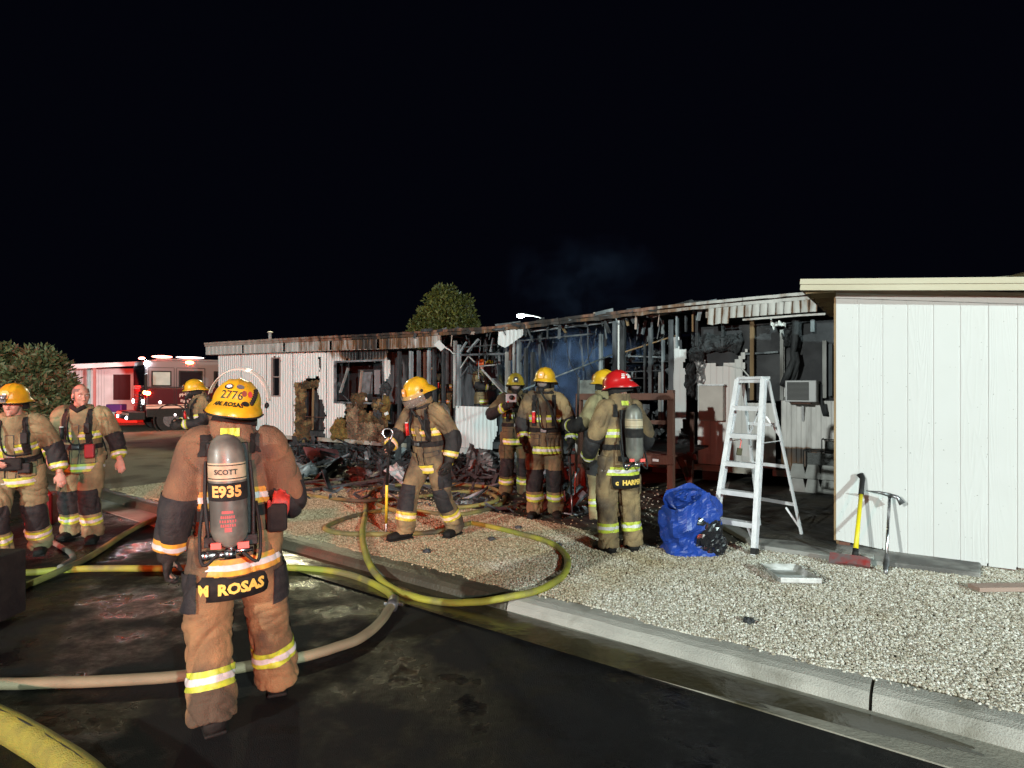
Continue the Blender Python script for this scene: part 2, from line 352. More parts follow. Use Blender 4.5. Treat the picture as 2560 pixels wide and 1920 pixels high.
# loose stones of the gravel yard (one mass nobody could count)
def in_poly(x, y, poly):
    c = False; j = len(poly) - 1
    for i in range(len(poly)):
        a, b_ = poly[i], poly[j]
        if (a[1] > y) != (b_[1] > y) and x < (b_[0] - a[0]) * (y - a[1]) / (b_[1] - a[1]) + a[0]: c = not c
        j = i
    return c
def gravel():
    rng = np.random.default_rng(3); pts = []; sc = []
    slabp = [G(a, b_, .15) for a, b_ in slab_px]
    mud2 = [Vector((q.x, q.y, 0)) for q in mud]
    n = 430000
    t = rng.uniform(-8, 6, n); nn = .17 + 5.6 * rng.random(n) ** 1.25
    X = KO.x + KT.x * t + KN.x * nn; Y = KO.y + KT.y * t + KN.y * nn
    px = X / np.maximum(Y, .1) * F + CX; d = Y
    ok = (px > -80) & (px < 2640) & (Y > 1.8) & (Y < 11.5)
    keep = rng.random(n) < np.clip(1.25 - (d - 4) * .07, .35, 1)
    ok &= keep
    X, Y, nn, t = X[ok], Y[ok], nn[ok], t[ok]
    for x, y, q, tt in zip(X, Y, nn, t):
        e = .20 + .07 * mnoise.noise((tt * 1.3, 0, 0)) + .05 * mnoise.noise((tt * 5, 3, 0))
        if q < e and random.random() < .965: continue
        if in_poly(x, y, slabp): continue
        if in_poly(x, y, mud2) and random.random() < .985: continue
        pts.append((x, y, .104)); sc.append(.0060 + .0044 * random.random() + .0006 * max(0, y - 3))
    me = bpy.data.meshes.new('gravel'); me.from_pydata(pts, [], []); a = me.attributes.new('sc', 'FLOAT', 'POINT'); a.data.foreach_set('value', sc)
    m = bpy.data.materials.new('gravel_stone'); m.use_nodes = True; nt = m.node_tree; b = nt.nodes['Principled BSDF']; b.inputs['Roughness'].default_value = .8
    at = nt.nodes.new('ShaderNodeAttribute'); at.attribute_type = 'INSTANCER'; at.attribute_name = 'rc'
    cr = nt.nodes.new('ShaderNodeValToRGB'); e = cr.color_ramp.elements
    e[0].position = 0; e[0].color = (.22, .185, .14, 1); e[1].position = 1; e[1].color = (.74, .72, .66, 1)
    for p_, c in ((.25, (.36, .32, .24, 1)), (.5, (.50, .46, .38, 1)), (.8, (.62, .59, .52, 1))):
        q = e.new(p_); q.color = c
    nt.links.new(at.outputs['Fac'], cr.inputs[0])
    wt = nt.nodes.new('ShaderNodeAttribute'); wt.attribute_type = 'INSTANCER'; wt.attribute_name = 'wet'
    mx = nt.nodes.new('ShaderNodeMix'); mx.data_type = 'RGBA'; mx.blend_type = 'MULTIPLY'; mx.inputs[7].default_value = (.68, .59, .43, 1)
    nt.links.new(wt.outputs['Fac'], mx.inputs[0]); nt.links.new(cr.outputs[0], mx.inputs[6]); nt.links.new(mx.outputs[2], b.inputs['Base Color'])
    w = me.attributes.new('wet', 'FLOAT', 'POINT'); wv = []
    for (x, y, z) in pts:
        tt = (Vector((x, y, 0)) - KO).dot(KT); v = .55 - .42 * (tt - .2) + .9 * mnoise.noise((x * .8, y * .8, 2)) + .5 * mnoise.noise((x * 3, y * 3, 5))
        wv.append(min(1, max(0, v)))
    w.data.foreach_set('value', wv)
    rc = me.attributes.new('rc', 'FLOAT', 'POINT'); rc.data.foreach_set('value', rng.random(len(pts)).astype(np.float32))
    o = put('gravel', me, m)
    tag(o, 'loose pale tan gravel stones spread over the front yard', 'gravel', kind='stuff')
    ng = bpy.data.node_groups.new('gravel', 'GeometryNodeTree'); ng.interface.new_socket('Geometry', in_out='INPUT', socket_type='NodeSocketGeometry'); ng.interface.new_socket('Geometry', in_out='OUTPUT', socket_type='NodeSocketGeometry')
    N = ng.nodes.new; L = ng.links.new
    gi = N('NodeGroupInput'); go = N('NodeGroupOutput'); ins = N('GeometryNodeInstanceOnPoints'); ico = N('GeometryNodeMeshIcoSphere'); ico.inputs['Subdivisions'].default_value = 2
    ico.inputs['Radius'].default_value = 1
    sp = N('GeometryNodeSetPosition'); nz = N('ShaderNodeTexNoise'); nz.inputs['Scale'].default_value = 1.3; vm = N('ShaderNodeVectorMath'); vm.operation = 'SCALE'; vm.inputs['Scale'].default_value = .9
    vs = N('ShaderNodeVectorMath'); vs.operation = 'SUBTRACT'; vs.inputs[1].default_value = (.5, .5, .5); L(nz.outputs['Color'], vs.inputs[0]); L(vs.outputs[0], vm.inputs[0]); L(vm.outputs[0], sp.inputs['Offset']); L(ico.outputs[0], sp.inputs['Geometry'])
    sm = N('GeometryNodeSetMaterial'); sm.inputs['Material'].default_value = m; L(sp.outputs[0], sm.inputs[0]); L(sm.outputs[0], ins.inputs['Instance'])
    mtp = N('GeometryNodeMeshToPoints'); L(gi.outputs[0], mtp.inputs[0]); L(mtp.outputs[0], ins.inputs['Points'])
    rr = N('FunctionNodeRandomValue'); rr.data_type = 'FLOAT_VECTOR'; rr.inputs[0].default_value = (0, 0, 0); rr.inputs[1].default_value = (6.28, 6.28, 6.28)
    e2 = N('FunctionNodeEulerToRotation'); L(rr.outputs[0], e2.inputs[0]); L(e2.outputs[0], ins.inputs['Rotation'])
    rs = N('FunctionNodeRandomValue'); rs.data_type = 'FLOAT_VECTOR'; rs.inputs[0].default_value = (.7, .7, .5); rs.inputs[1].default_value = (1.5, 1.3, 1.0); rs.inputs['Seed'].default_value = 5
    na = N('GeometryNodeInputNamedAttribute'); na.data_type = 'FLOAT'; na.inputs['Name'].default_value = 'sc'
    ms = N('ShaderNodeVectorMath'); ms.operation = 'SCALE'; L(rs.outputs[0], ms.inputs[0]); L(na.outputs[0], ms.inputs['Scale']); L(ms.outputs[0], ins.inputs['Scale'])
    L(ins.outputs[0], go.inputs[0])
    md = o.modifiers.new('stones', 'NODES'); md.node_group = ng
gravel()

# ================================================================== MOBILE HOME
home = thing('mobile_home', 'long white mobile home with ribbed siding, its front wall burnt open and charred inside', 'mobile home', (LX, LY, 0), WANG)
def soot_mat(name, clean, soot1=(.012, .012, .013), brown=(.16, .075, .03)):
    m = bpy.data.materials.new(name); m.use_nodes = True; nt = m.node_tree; b = nt.nodes['Principled BSDF']; b.inputs['Roughness'].default_value = .55; N = nt.nodes.new; L = nt.links.new
    at = N('ShaderNodeAttribute'); at.attribute_name = 'soot'; tc = N('ShaderNodeTexCoord'); mp = N('ShaderNodeMapping'); mp.inputs['Scale'].default_value = (1, 1, .25); L(tc.outputs['Object'], mp.inputs[0])
    n = N('ShaderNodeTexNoise'); n.inputs['Scale'].default_value = 7; n.inputs['Detail'].default_value = 8; L(mp.outputs[0], n.inputs[0])
    ad = N('ShaderNodeMath'); ad.operation = 'MULTIPLY_ADD'; ad.inputs[1].default_value = 1.1; ad.inputs[2].default_value = -.55; L(n.outputs[0], ad.inputs[0])
    su = N('ShaderNodeMath'); su.operation = 'ADD'; L(ad.outputs[0], su.inputs[0]); L(at.outputs['Fac'], su.inputs[1])
    cr = N('ShaderNodeValToRGB'); e = cr.color_ramp.elements; e[0].position = .05; e[0].color = (*clean, 1); e[1].position = .95; e[1].color = (*soot1, 1)
    q = e.new(.3); q.color = (*[c * .72 for c in clean], 1); q = e.new(.5); q.color = (*brown, 1); q = e.new(.68); q.color = (.04, .03, .025, 1)
    L(su.outputs[0], cr.inputs[0]); L(cr.outputs[0], b.inputs['Base Color'])
    n2 = N('ShaderNodeTexNoise'); n2.inputs['Scale'].default_value = 40; L(tc.outputs['Object'], n2.inputs[0]); bp = N('ShaderNodeBump'); bp.inputs['Strength'].default_value = .15; bp.inputs['Distance'].default_value = .01; L(n2.outputs[0], bp.inputs['Height']); L(bp.outputs[0], b.inputs['Normal'])
    return m
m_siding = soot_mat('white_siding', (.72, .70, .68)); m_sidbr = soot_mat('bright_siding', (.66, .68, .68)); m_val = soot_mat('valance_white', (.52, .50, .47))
def siding(name, u0, u1, zb, zt, holes=(), pitch=.105, depth=.018, soot=None, mat=None, v=0, dz=.055, jag=.03, parent=None, curl=0, label=None):
    """ribbed sheet in wall coordinates with ragged holes"""
    us = []; k = 0
    a = math.floor(u0 / pitch) * pitch
    while a < u1:
        for f, w in ((0, 0), (.38, 0), (.5, -1), (.88, -1)):
            q = a + f * pitch
            if u0 <= q <= u1: us.append((q, w * depth))
        a += pitch
    us2 = [us[0]]
    for q in us[1:]:
        k_ = int(math.ceil((q[0] - us2[-1][0]) / .045)); p0 = us2[-1]
        for i_ in range(1, k_ + 1): us2.append((p0[0] + (q[0] - p0[0]) * i_ / k_, p0[1] + (q[1] - p0[1]) * i_ / k_))
    us = us2
    zt = zt if callable(zt) else (lambda u, c=zt: c); zb = zb if callable(zb) else (lambda u, c=zb: c)
    nz = max(3, int((zt((u0 + u1) / 2) - zb((u0 + u1) / 2)) / dz)); vs = []; so = []
    for (u, w) in us:
        for j in range(nz + 1):
            z = zb(u) + (zt(u) - zb(u)) * j / nz
            dd = curl * mnoise.noise((u * 3, z * 3, 1)) if curl else 0
            vs.append((u, v + w + dd + .012 * mnoise.noise((u * 1.1, z * 1.1, 7)), z)); so.append(soot(u, z) if soot else 0)
    fs = []; hb = [(min(p[0] for p in h) - .1, max(p[0] for p in h) + .1, h) for h in holes]
    for i in range(len(us) - 1):
        for j in range(nz):
            cu = (us[i][0] + us[i + 1][0]) / 2; cz = (vs[i * (nz + 1) + j][2] + vs[i * (nz + 1) + j + 1][2]) / 2
            ju = cu + jag * (mnoise.noise((cu * 6, cz * 6, 3)) * 2 + mnoise.noise((cu * 17, cz * 17, 3))); jz = cz + jag * (mnoise.noise((cu * 6, cz * 6, 9)) * 2 + mnoise.noise((cu * 17, cz * 17, 9)))
            if any(a <= cu <= b_ and in_poly(ju, jz, h) for a, b_, h in hb): continue
            fs.append((i * (nz + 1) + j, (i + 1) * (nz + 1) + j, (i + 1) * (nz + 1) + j + 1, i * (nz + 1) + j + 1))
    if not fs: return None
    me = bpy.data.meshes.new(name); me.from_pydata(vs, [], fs); at = me.attributes.new('soot', 'FLOAT', 'POINT'); at.data.foreach_set('value', so)
    bm = bmesh.new(); bm.from_mesh(me); bmesh.ops.delete(bm, geom=[q for q in bm.verts if not q.link_faces], context='VERTS')
    bmesh.ops.solidify(bm, geom=bm.faces[:], thickness=.003); bm.to_mesh(me); bm.free()
    return put(name, me, mat or m_siding, parent or home, label=label)
def pxp(pts, v=0): return [tuple(wp(a, b_, v)[i] for i in (0, 2)) for a, b_ in pts]

H_win = pxp([(679, 893), (702, 893), (701, 991), (681, 991)])
H_hole = pxp([(740, 960), (760, 950), (796, 941), (801, 951), (793, 976), (801, 1000), (812, 1010), (811, 1075), (813, 1100), (735, 1100), (741, 1040), (737, 1010), (742, 985)])
H_slit = pxp([(797, 892), (803, 895), (802, 922), (799, 926)])
H_cwin = pxp([(838, 901), (958, 901), (958, 1007), (838, 1006)])
H_low = pxp([(866, 1006), (960, 1006), (975, 1120), (832, 1120), (838, 1080), (850, 1050), (862, 1040)])
H_edge = pxp([(966, 868), (1010, 868), (1010, 1130), (960, 1130), (962, 990), (958, 960), (970, 945), (976, 920)])
H_top = pxp([(738, 875), (830, 873), (828, 879), (800, 877), (770, 881)])
def soot_left(u, z):
    s = -.25 + .10 * max(0, u - 3.2)
    s += .85 * max(0, 1 - abs(u - 6.6) / 1.3) * max(0, min(1, (z - 2.1) / .35))
    s += .45 * max(0, min(1, (u - 5.2) / 1)) * max(0, min(1, (z - 2.4) / .2))
    s += .25 * max(0, 1 - (z - .4) / .25)
    s += .5 * max(0, 1 - math.hypot(u - 4.6, (z - 1.2) * .7) / .75)
    return s
ZS = .40
nxt = 0.35
for a, b_ in ((.36, 1.55), (1.56, 2.76), (2.77, 3.96), (3.97, 5.3), (5.31, 6.5), (6.51, 7.75)):
    siding('siding_panel', a, b_, ZS, lambda u: 2.74 - .012 * u, (H_win, H_hole, H_slit, H_cwin, H_low, H_edge, H_top), soot=soot_left, curl=.015 if a > 3.5 else 0)
# window frames and panes of the left part
def frame(px0, py0, px1, py1, v, w=.04, mat=None, name='window_frame', mull=(), d=.06):
    a = wp(px0, py1, v); c = wp(px1, py0, v); u0, z0, u1, z1 = a.x, a.z, c.x, c.z
    b = MB(); b.bbox((u0, v - d / 2, z0), (u1, v + d / 2, z0 + w)); b.bbox((u0, v - d / 2, z1 - w), (u1, v + d / 2, z1)); b.bbox((u0, v - d / 2, z0 + w), (u0 + w, v + d / 2, z1 - w)); b.bbox((u1 - w, v - d / 2, z0 + w), (u1, v + d / 2, z1 - w))
    for k in mull: b.bbox((u0 + w, v - d / 2, z0 + (z1 - z0) * k - w / 2), (u1 - w, v + d / 2, z0 + (z1 - z0) * k + w / 2))
    o = b.build(name, mat or m_silver, home); return o, (u0, z0, u1, z1)
fr, (u0, z0, u1, z1) = frame(679.5, 893, 701.5, 991, -.02, .03, M('window_trim', (.35, .28, .26), .5), mull=(.5,))
MB().bbox((u0 + .03, 0, z0 + .03), (u1 - .03, .012, z1 - .03)).build('pane', m_dglass, fr)
fr2, _ = frame(836, 898, 960, 1008, -.01, .045, M('scorched_frame', (.30, .31, .33), .5, col2=(.04, .04, .045), scale=6))
# floor, rim, piers, skirting, back wall and roof
fl = MB().bbox((.36, .02, .42), (18.2, 3.55, .56)).build('floor', m_char, home)
m_rim = M('rim_white', (.52, .50, .46), .7, col2=(.33, .28, .22), scale=5, bump=.2, col3=(.2, .14, .09), s3=2)
for a, b_, dz in ((.36, 3.95, 0), (5.0, 8.2, .01), (13.9, 15.9, .0), (16.1, 18.2, .0)):
    MB().bbox((a, -.05, .30 + dz), (b_, .0, .40 + dz)).build('rim_board', m_rim, home)
rng = random.Random(11)
for u in np.arange(.5, 18, 1.6):
    MB().bbox((u, .25, .0), (u + .3, .6, .42)).build('pier', M('pier_block', (.12, .11, .1), .9) if u < 1 else bpy.data.materials['pier_block'], home)
for u in np.arange(.4, 18, .42):
    if rng.random() < .75:
        b = MB(); b.box((u + .2, .62 + rng.uniform(0, .03), .26), (.40, .012, .36), (rng.uniform(-.05, .05), 0, rng.uniform(-.02, .02))); b.build('skirting_panel', m_soot, home)
def eave(u): # measured line of the roof edge, with its sag
    return float(np.interp(u, EU, EZ))
EP = [wp(a, b_, -.18) for a, b_ in ((530, 857), (800, 842), (980, 834), (1120, 825), (1231, 818), (1400, 797), (1555, 778), (1698, 763), (1850, 748), (2012, 733))]
EU = [q.x for q in EP] + [19]; EZ = [q.z for q in EP] + [EP[-1].z]
# back wall boards
u = .36; k = 0
while u < 18.2:
    w = rng.uniform(.3, .46); t = 2.75 + rng.uniform(-.5, .15) if u > 7 else 2.8
    MB().box((u + w / 2, 3.5 + rng.uniform(-.03, .03), .56 + (t - .56) / 2), (w - .012, .018, t - .56), (0, rng.uniform(-.01, .01), rng.uniform(-.03, .03))).build('wall_board', rng.choice([m_ash, m_ash, m_char, m_soot, m_soot]), home)
    if rng.random() < .55:
        MB().box((u, 3.40, 1.7), (.045, .09, 2.3 + rng.uniform(-.4, .2))).build('stud', rng.choice([m_char, m_char, m_ash]), home)
    u += w
for i in range(75):
    u = rng.uniform(7.4, 14.6); z = rng.uniform(1.0, 2.5); L = rng.uniform(.2, .9)
    MB().box((u, 3.36 - rng.random() * .25, z), (rng.uniform(.02, .11), .012, L), (rng.uniform(-.1, .1), rng.uniform(-.07, .07), rng.uniform(-.3, .3))).build('peeling_strip', rng.choice([m_ashpale, m_ashpale, m_ash]), home)
MB().bbox((.36, 3.53, .5), (18.2, 3.56, 2.9)).build('back_wall', m_char, home)
MB().bbox((.36, .03, .56), (.40, 3.5, 2.75)).build('end_wall', m_siding, home)
MB().bbox((18.16, .03, .56), (18.2, 3.5, 2.75)).build('end_wall', m_siding, home)
# rafters and roof deck following the sag
for u in np.arange(.5, 18.2, .41):
    z = eave(u)
    if 9.2 < u < 10.9 and rng.random() < .4: continue
    MB().beam((u, -.10, z - .10), (u + rng.uniform(-.02, .02), 3.6, z - .06 + rng.uniform(-.05, .03)), .04, .09).build('rafter', rng.choice([m_char, m_ash, m_char]), home)
b = MB(); us = np.arange(-.0, 18.6, .3); vs = []; fs = []
for u in us:
    for v, dz in ((-.17, -.012), (1.2, .05), (2.4, .05), (3.75, -.02)):
        vs.append((u, v, eave(u) + dz + (.02 * mnoise.noise((u * 2, v, 0)) if u > 7 else 0)))
for i in range(len(us) - 1):
    for j in range(3): fs.append((i * 4 + j, (i + 1) * 4 + j, (i + 1) * 4 + j + 1, i * 4 + j + 1))
b.add(vs, fs); me = b.mesh('roof'); bm = bmesh.new(); bm.from_mesh(me); bmesh.ops.solidify(bm, geom=bm.faces[:], thickness=.02); bm.to_mesh(me); bm.free()
put('roof', me, m_char, home)
# roof edge trim in lengths
def strip(u0, u1, off, h, v, mat, name, n=8, t=.02, jig=0, tilt=0):
    b = MB(); n = max(2, int((u1 - u0) / .15)); vs = []; fs = []
    for i in range(n + 1):
        u = u0 + (u1 - u0) * i / n; z = eave(u) - off + jig * mnoise.noise((u * 5, off * 9, v)); hh = h + jig * 1.5 * mnoise.noise((u * 7, 4, v)); vv = v + jig * mnoise.noise((u * 4, 2, off))
        vs += [(u, vv, z), (u, vv + t, z), (u, vv + t - tilt, z - hh), (u, vv - tilt, z - hh)]
    for i in range(n):
        for k in range(4): fs.append((i * 4 + k, i * 4 + (k + 1) % 4, (i + 1) * 4 + (k + 1) % 4, (i + 1) * 4 + k))
    fs += [(3, 2, 1, 0), (n * 4, n * 4 + 1, n * 4 + 2, n * 4 + 3)]
    b.add(vs, fs); me = b.mesh(name); at = me.attributes.new('soot', 'FLOAT', 'POINT')
    at.data.foreach_set('value', [sootf(p[0], 0) for p in vs]); return put(name, me, mat, home)
def sootf(u, z):
    return float(np.interp(u, [0, 2, 4, 6, 7.2, 8, 9.3, 10, 11, 12, 13, 14.5, 15.2, 16, 17.2], [0, .15, .35, .62, .75, .62, .5, .7, .45, .78, .7, .5, .28, .2, .25]))
m_edge = soot_mat('roof_trim', (.42, .33, .28), (.015, .013, .013), (.22, .10, .06))
for a, b_ in ((-.02, 2.4), (2.41, 4.8), (4.81, 7.2), (7.21, 9.4), (9.41, 10.8), (10.81, 12.3), (12.31, 13.8), (13.81, 15.4), (15.41, 17.4)):
    strip(a, b_, -.01, .055, -.24, m_edge, 'roof_trim', jig=.0 if b_ < 6 else .015)
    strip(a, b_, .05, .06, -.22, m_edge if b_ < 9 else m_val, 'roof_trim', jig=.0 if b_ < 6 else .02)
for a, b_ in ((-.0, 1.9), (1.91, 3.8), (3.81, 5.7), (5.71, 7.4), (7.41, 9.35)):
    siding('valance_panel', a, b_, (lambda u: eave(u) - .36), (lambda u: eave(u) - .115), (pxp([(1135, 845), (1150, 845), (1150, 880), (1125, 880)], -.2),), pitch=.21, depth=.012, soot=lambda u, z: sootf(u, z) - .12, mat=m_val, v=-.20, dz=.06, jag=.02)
    MB().beam(((a), -.1, eave(a) - .355), (b_, -.1, eave(b_) - .355), .2, .015).build('soffit', m_edge, home)
siding('valance_panel', wp(1243, 840, -.2).x, wp(1308, 840, -.2).x, lambda u: eave(u) - .46 + .5 * abs(u - 11.05), lambda u: eave(u) - .10, pitch=.1, depth=.02, soot=lambda u, z: .02, mat=m_sidbr, v=-.2, curl=.05)
# charred scraps and curled roofing along the ragged roof edge, loose wires below it
for i in range(120):
    u = rng.uniform(8.6, 15.2); z = eave(u); L = rng.uniform(.05, .38); w = rng.uniform(.015, .07)
    a_ = Vector((u, -.22 + rng.uniform(-.05, .25), z + rng.uniform(-.13, .035))); ang = rng.gauss(0, .35)
    if rng.random() < .62: e_ = a_ + Vector((L * math.cos(ang), rng.uniform(-.05, .05), L * math.sin(ang) * .35))
    else: e_ = a_ + Vector((rng.gauss(0, .05), rng.uniform(-.03, .06), -L * .8))
    MB().beam(a_, e_, w, .01, (0, 1, rng.uniform(-.6, .6))).build('charred_scrap', rng.choice([m_char, m_char, m_ash, m_ashpale, m_edge]), home)
for i in range(34):
    u = rng.uniform(7.7, 15.0); v = rng.uniform(.0, 2.2); z = eave(u) - .12; L = rng.uniform(.4, 1.5); dx = rng.gauss(0, .3)
    MB().tube(catmull([(u, v, z), (u + dx * .3 + rng.gauss(0, .05), v, z - L * .5), (u + dx, v + rng.gauss(0, .1), z - L * rng.uniform(.5, 1.0))], 5), rng.uniform(.004, .011), 5).build('hanging_wire', rng.choice([m_char, m_ash, m_ashpale, m_soot]), home)
# right hand: white double fascia and scalloped valance
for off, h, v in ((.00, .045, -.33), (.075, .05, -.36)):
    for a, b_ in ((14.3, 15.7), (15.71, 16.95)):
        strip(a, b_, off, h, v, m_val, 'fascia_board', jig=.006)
uv0, uv1 = wp(1766, 790, -.38).x, wp(2040, 775, -.38).x
n = 14
for i in range(n):
    a = uv0 + (uv1 - uv0) * i / n; c = a + (uv1 - uv0) / n * .93; zt_ = eave(a) - .13; hb = .19 if i > 2 else .27
    b = MB(); m_ = 5; vs = []; fs = []
    for k in range(m_ + 1):
        q = a + (c - a) * k / m_; bul = .012 * math.sin(math.pi * k / m_)
        vs += [(q, -.37 - bul, zt_), (q, -.42 - bul, zt_ - hb + (.02 * mnoise.noise((q * 9, 0, 0)) if i < 3 else 0))]
    fs = [(2 * k, 2 * k + 1, 2 * k + 3, 2 * k + 2) for k in range(m_)]
    b.add(vs, fs); me = b.mesh('valance_piece'); at = me.attributes.new('soot', 'FLOAT', 'POINT')
    at.data.foreach_set('value', [.12 + .3 * ((j // 2) % m_ == 0) + .12 * rng.random() for j in range(len(vs))])
    bm = bmesh.new(); bm.from_mesh(me); bmesh.ops.solidify(bm, geom=bm.faces[:], thickness=.004); bm.to_mesh(me); bm.free(); put('valance_piece', me, m_val, home)
strip(uv0 + .55, uv1 + .1, .345, .03, -.40, m_val, 'valance_rail', jig=.004)

# studs and posts standing in the open front, by where they are seen
def stud(x, y0, y1, w, mat, v=.03, x2=None, d=.09, lean=None):
    a = wp(x, y1, v); c = wp(x if x2 is None else x2, y0, v)
    MB().beam(a, c, w, d, (0, 1, 0)).build('stud', mat, home)
for s in ((998, 878, 1070, .05, m_char), (1027, 878, 1090, .06, m_ashpale), (1046, 876, 1080, .05, m_ash), (1062, 880, 1080, .045, m_timber), (1072, 876, 1090, .06, m_ashpale), (1085, 870, 1090, .05, m_char),
          (1108, 868, 1030, .05, m_char), (1137, 852, 1020, .05, m_whitewood), (1146, 862, 1020, .06, m_ashpale), (1268, 880, 1000, .085, m_whitewood), (1276, 852, 900, .05, m_timber), (1284, 850, 960, .03, m_whitewood),
          (1296, 850, 990, .06, m_ashpale), (1313, 870, 1060, .05, m_char), (1330, 880, 1050, .05, m_char), (1500, 835, 1080, .05, m_ashpale), (1536, 802, 1060, .085, m_ash), (1546, 800, 1060, .03, m_sidw if 'm_sidw' in globals() else m_white),
          (1555, 790, 1060, .085, m_char), (1624, 820, 1000, .06, m_ash), (1655, 850, 1070, .04, m_ashpale), (1676, 800, 1120, .085, m_ash), (1648, 930, 1070, .05, m_whitewood), (1610, 860, 1000, .035, m_char)):
    stud(*s)
for s in ((1690, 790, 870, .03, m_ashpale), (1712, 790, 830, .025, m_char), (1730, 785, 830, .03, m_rawwood), (1740, 790, 865, .05, m_char), (1804, 795, 870, .04, m_char), (1877, 800, 1000, .06, m_rawwood), (1951, 825, 1000, .05, m_whitewood), (2057, 852, 995, .055, m_whitewood), (2027, 800, 830, .05, m_ashpale), (2072, 860, 990, .05, m_ash)):
    stud(*s, v=.0)
# horizontal members and sticks
def stick(x0, y0, x1, y1, w, mat, v0=.05, v1=None, name='charred_board'):
    MB().beam(wp(x0, y0, v0), wp(x1, y1, v0 if v1 is None else v1), w, w * .6).build(name, mat, home)
for s in ((1135, 888, 1290, 884, .07, m_ash), (1150, 920, 1170, 890, .03, m_whitewood), (1170, 890, 1185, 905, .03, m_whitewood), (1195, 916, 1238, 912, .035, m_whitewood), (1140, 960, 1170, 915, .03, m_ash),
          (1150, 880, 1165, 855, .05, m_ashpale), (1168, 880, 1195, 848, .06, m_ashpale), (1225, 880, 1232, 845, .05, m_ashpale), (1300, 905, 1330, 840, .03, m_ash), (1140, 870, 1290, 858, .04, m_char),
          (1484, 945, 1540, 948, .05, m_ashpale), (1560, 880, 1690, 838, .04, m_rawwood), (1555, 930, 1680, 925, .03, m_ash), (1560, 890, 1650, 893, .03, m_ashpale), (1850, 886, 1942, 880, .05, m_ashpale),
          (1140, 1018, 1285, 1010, .05, m_char), (1400, 812, 1412, 832, .05, m_rawwood), (1562, 790, 1568, 815, .06, m_rawwood), (1300, 852, 1480, 835, .05, m_ash), (1310, 830, 1530, 805, .06, m_ashpale),
          (870, 920, 850, 982, .06, m_whitewood), (904, 926, 898, 988, .06, m_plank), (845, 976, 872, 1002, .03, m_ash)):
    stick(*s)
# wreckage seen through the openings: hanging strips, panel pieces, shelving
for i in range(130):
    u = rng.uniform(7.7, 14.4); v = rng.uniform(.15, 3.1); z = eave(u) - .12; L = abs(rng.gauss(.35, .25)) + .08
    b = MB(); b.beam((u, v, z), (u + rng.uniform(-.08, .08), v + rng.uniform(-.05, .05), z - L), rng.uniform(.012, .07), .01, (0, 1, 0)); b.build('charred_strip', rng.choice([m_ash, m_char, m_ashpale, m_ashpale, m_ash]), home)
for i in range(26):
    u = rng.uniform(7.8, 14.2); v = rng.uniform(1.4, 3.3); h = rng.uniform(.5, 1.9)
    MB().box((u, v, .56 + h / 2), (rng.uniform(.15, .6), .02, h), (rng.uniform(-.12, .12), rng.uniform(-.08, .08), rng.uniform(-.4, .4))).build('charred_panel', rng.choice([m_soot, m_ash, m_char, m_char]), home)
for pu in (9.45, 13.0, 14.5):
    MB().bbox((pu, .1, .56), (pu + .06, 3.4, 2.3)).build('partition_wall', m_ash if pu < 12 else m_soot, home)
def panel(px0, py0, px1, py1, v, mat, name='wall_panel', t=.02, tilt=0, label=None):
    a = wp(px0, py1, v); c = wp(px1, py0, v)
    return MB().box(((a.x + c.x) / 2, v, (a.z + c.z) / 2), (abs(c.x - a.x), t, abs(c.z - a.z)), (tilt, 0, 0)).build(name, mat, home, label=label)
for q in ((968, 880, 996, 1010, .5, m_ash), (997, 880, 1030, 990, .55, m_ash), (1103, 865, 1136, 960, .3, M('purple_soot', (.10, .085, .095), .8, col2=(.03, .03, .03), scale=5, bump=.4)), (1035, 880, 1100, 930, 1.2, m_soot), (1495, 900, 1528, 960, .6, M('red_door_paint', (.22, .02, .02), .5, col2=(.05, .01, .01), scale=4)),
          (1445, 950, 1500, 1060, .5, M('mint_panel', (.42, .48, .43), .6, col2=(.14, .16, .15), scale=5, amt=.4)), (1330, 925, 1390, 1010, 2.2, m_ash), (1590, 1010, 1622, 1045, .9, m_ashpale), (1735, 800, 2085, 1000, .12, m_soot), (985, 1040, 1130, 1100, .5, m_char),
          (905, 930, 930, 985, .5, M('grey_cabinet', (.24, .23, .25), .6, col2=(.1, .1, .1))), (936, 925, 950, 985, .45, M('cabinet_pale', (.30, .29, .31), .6)), (840, 905, 956, 1000, 1.0, m_soot)):
    panel(*q)
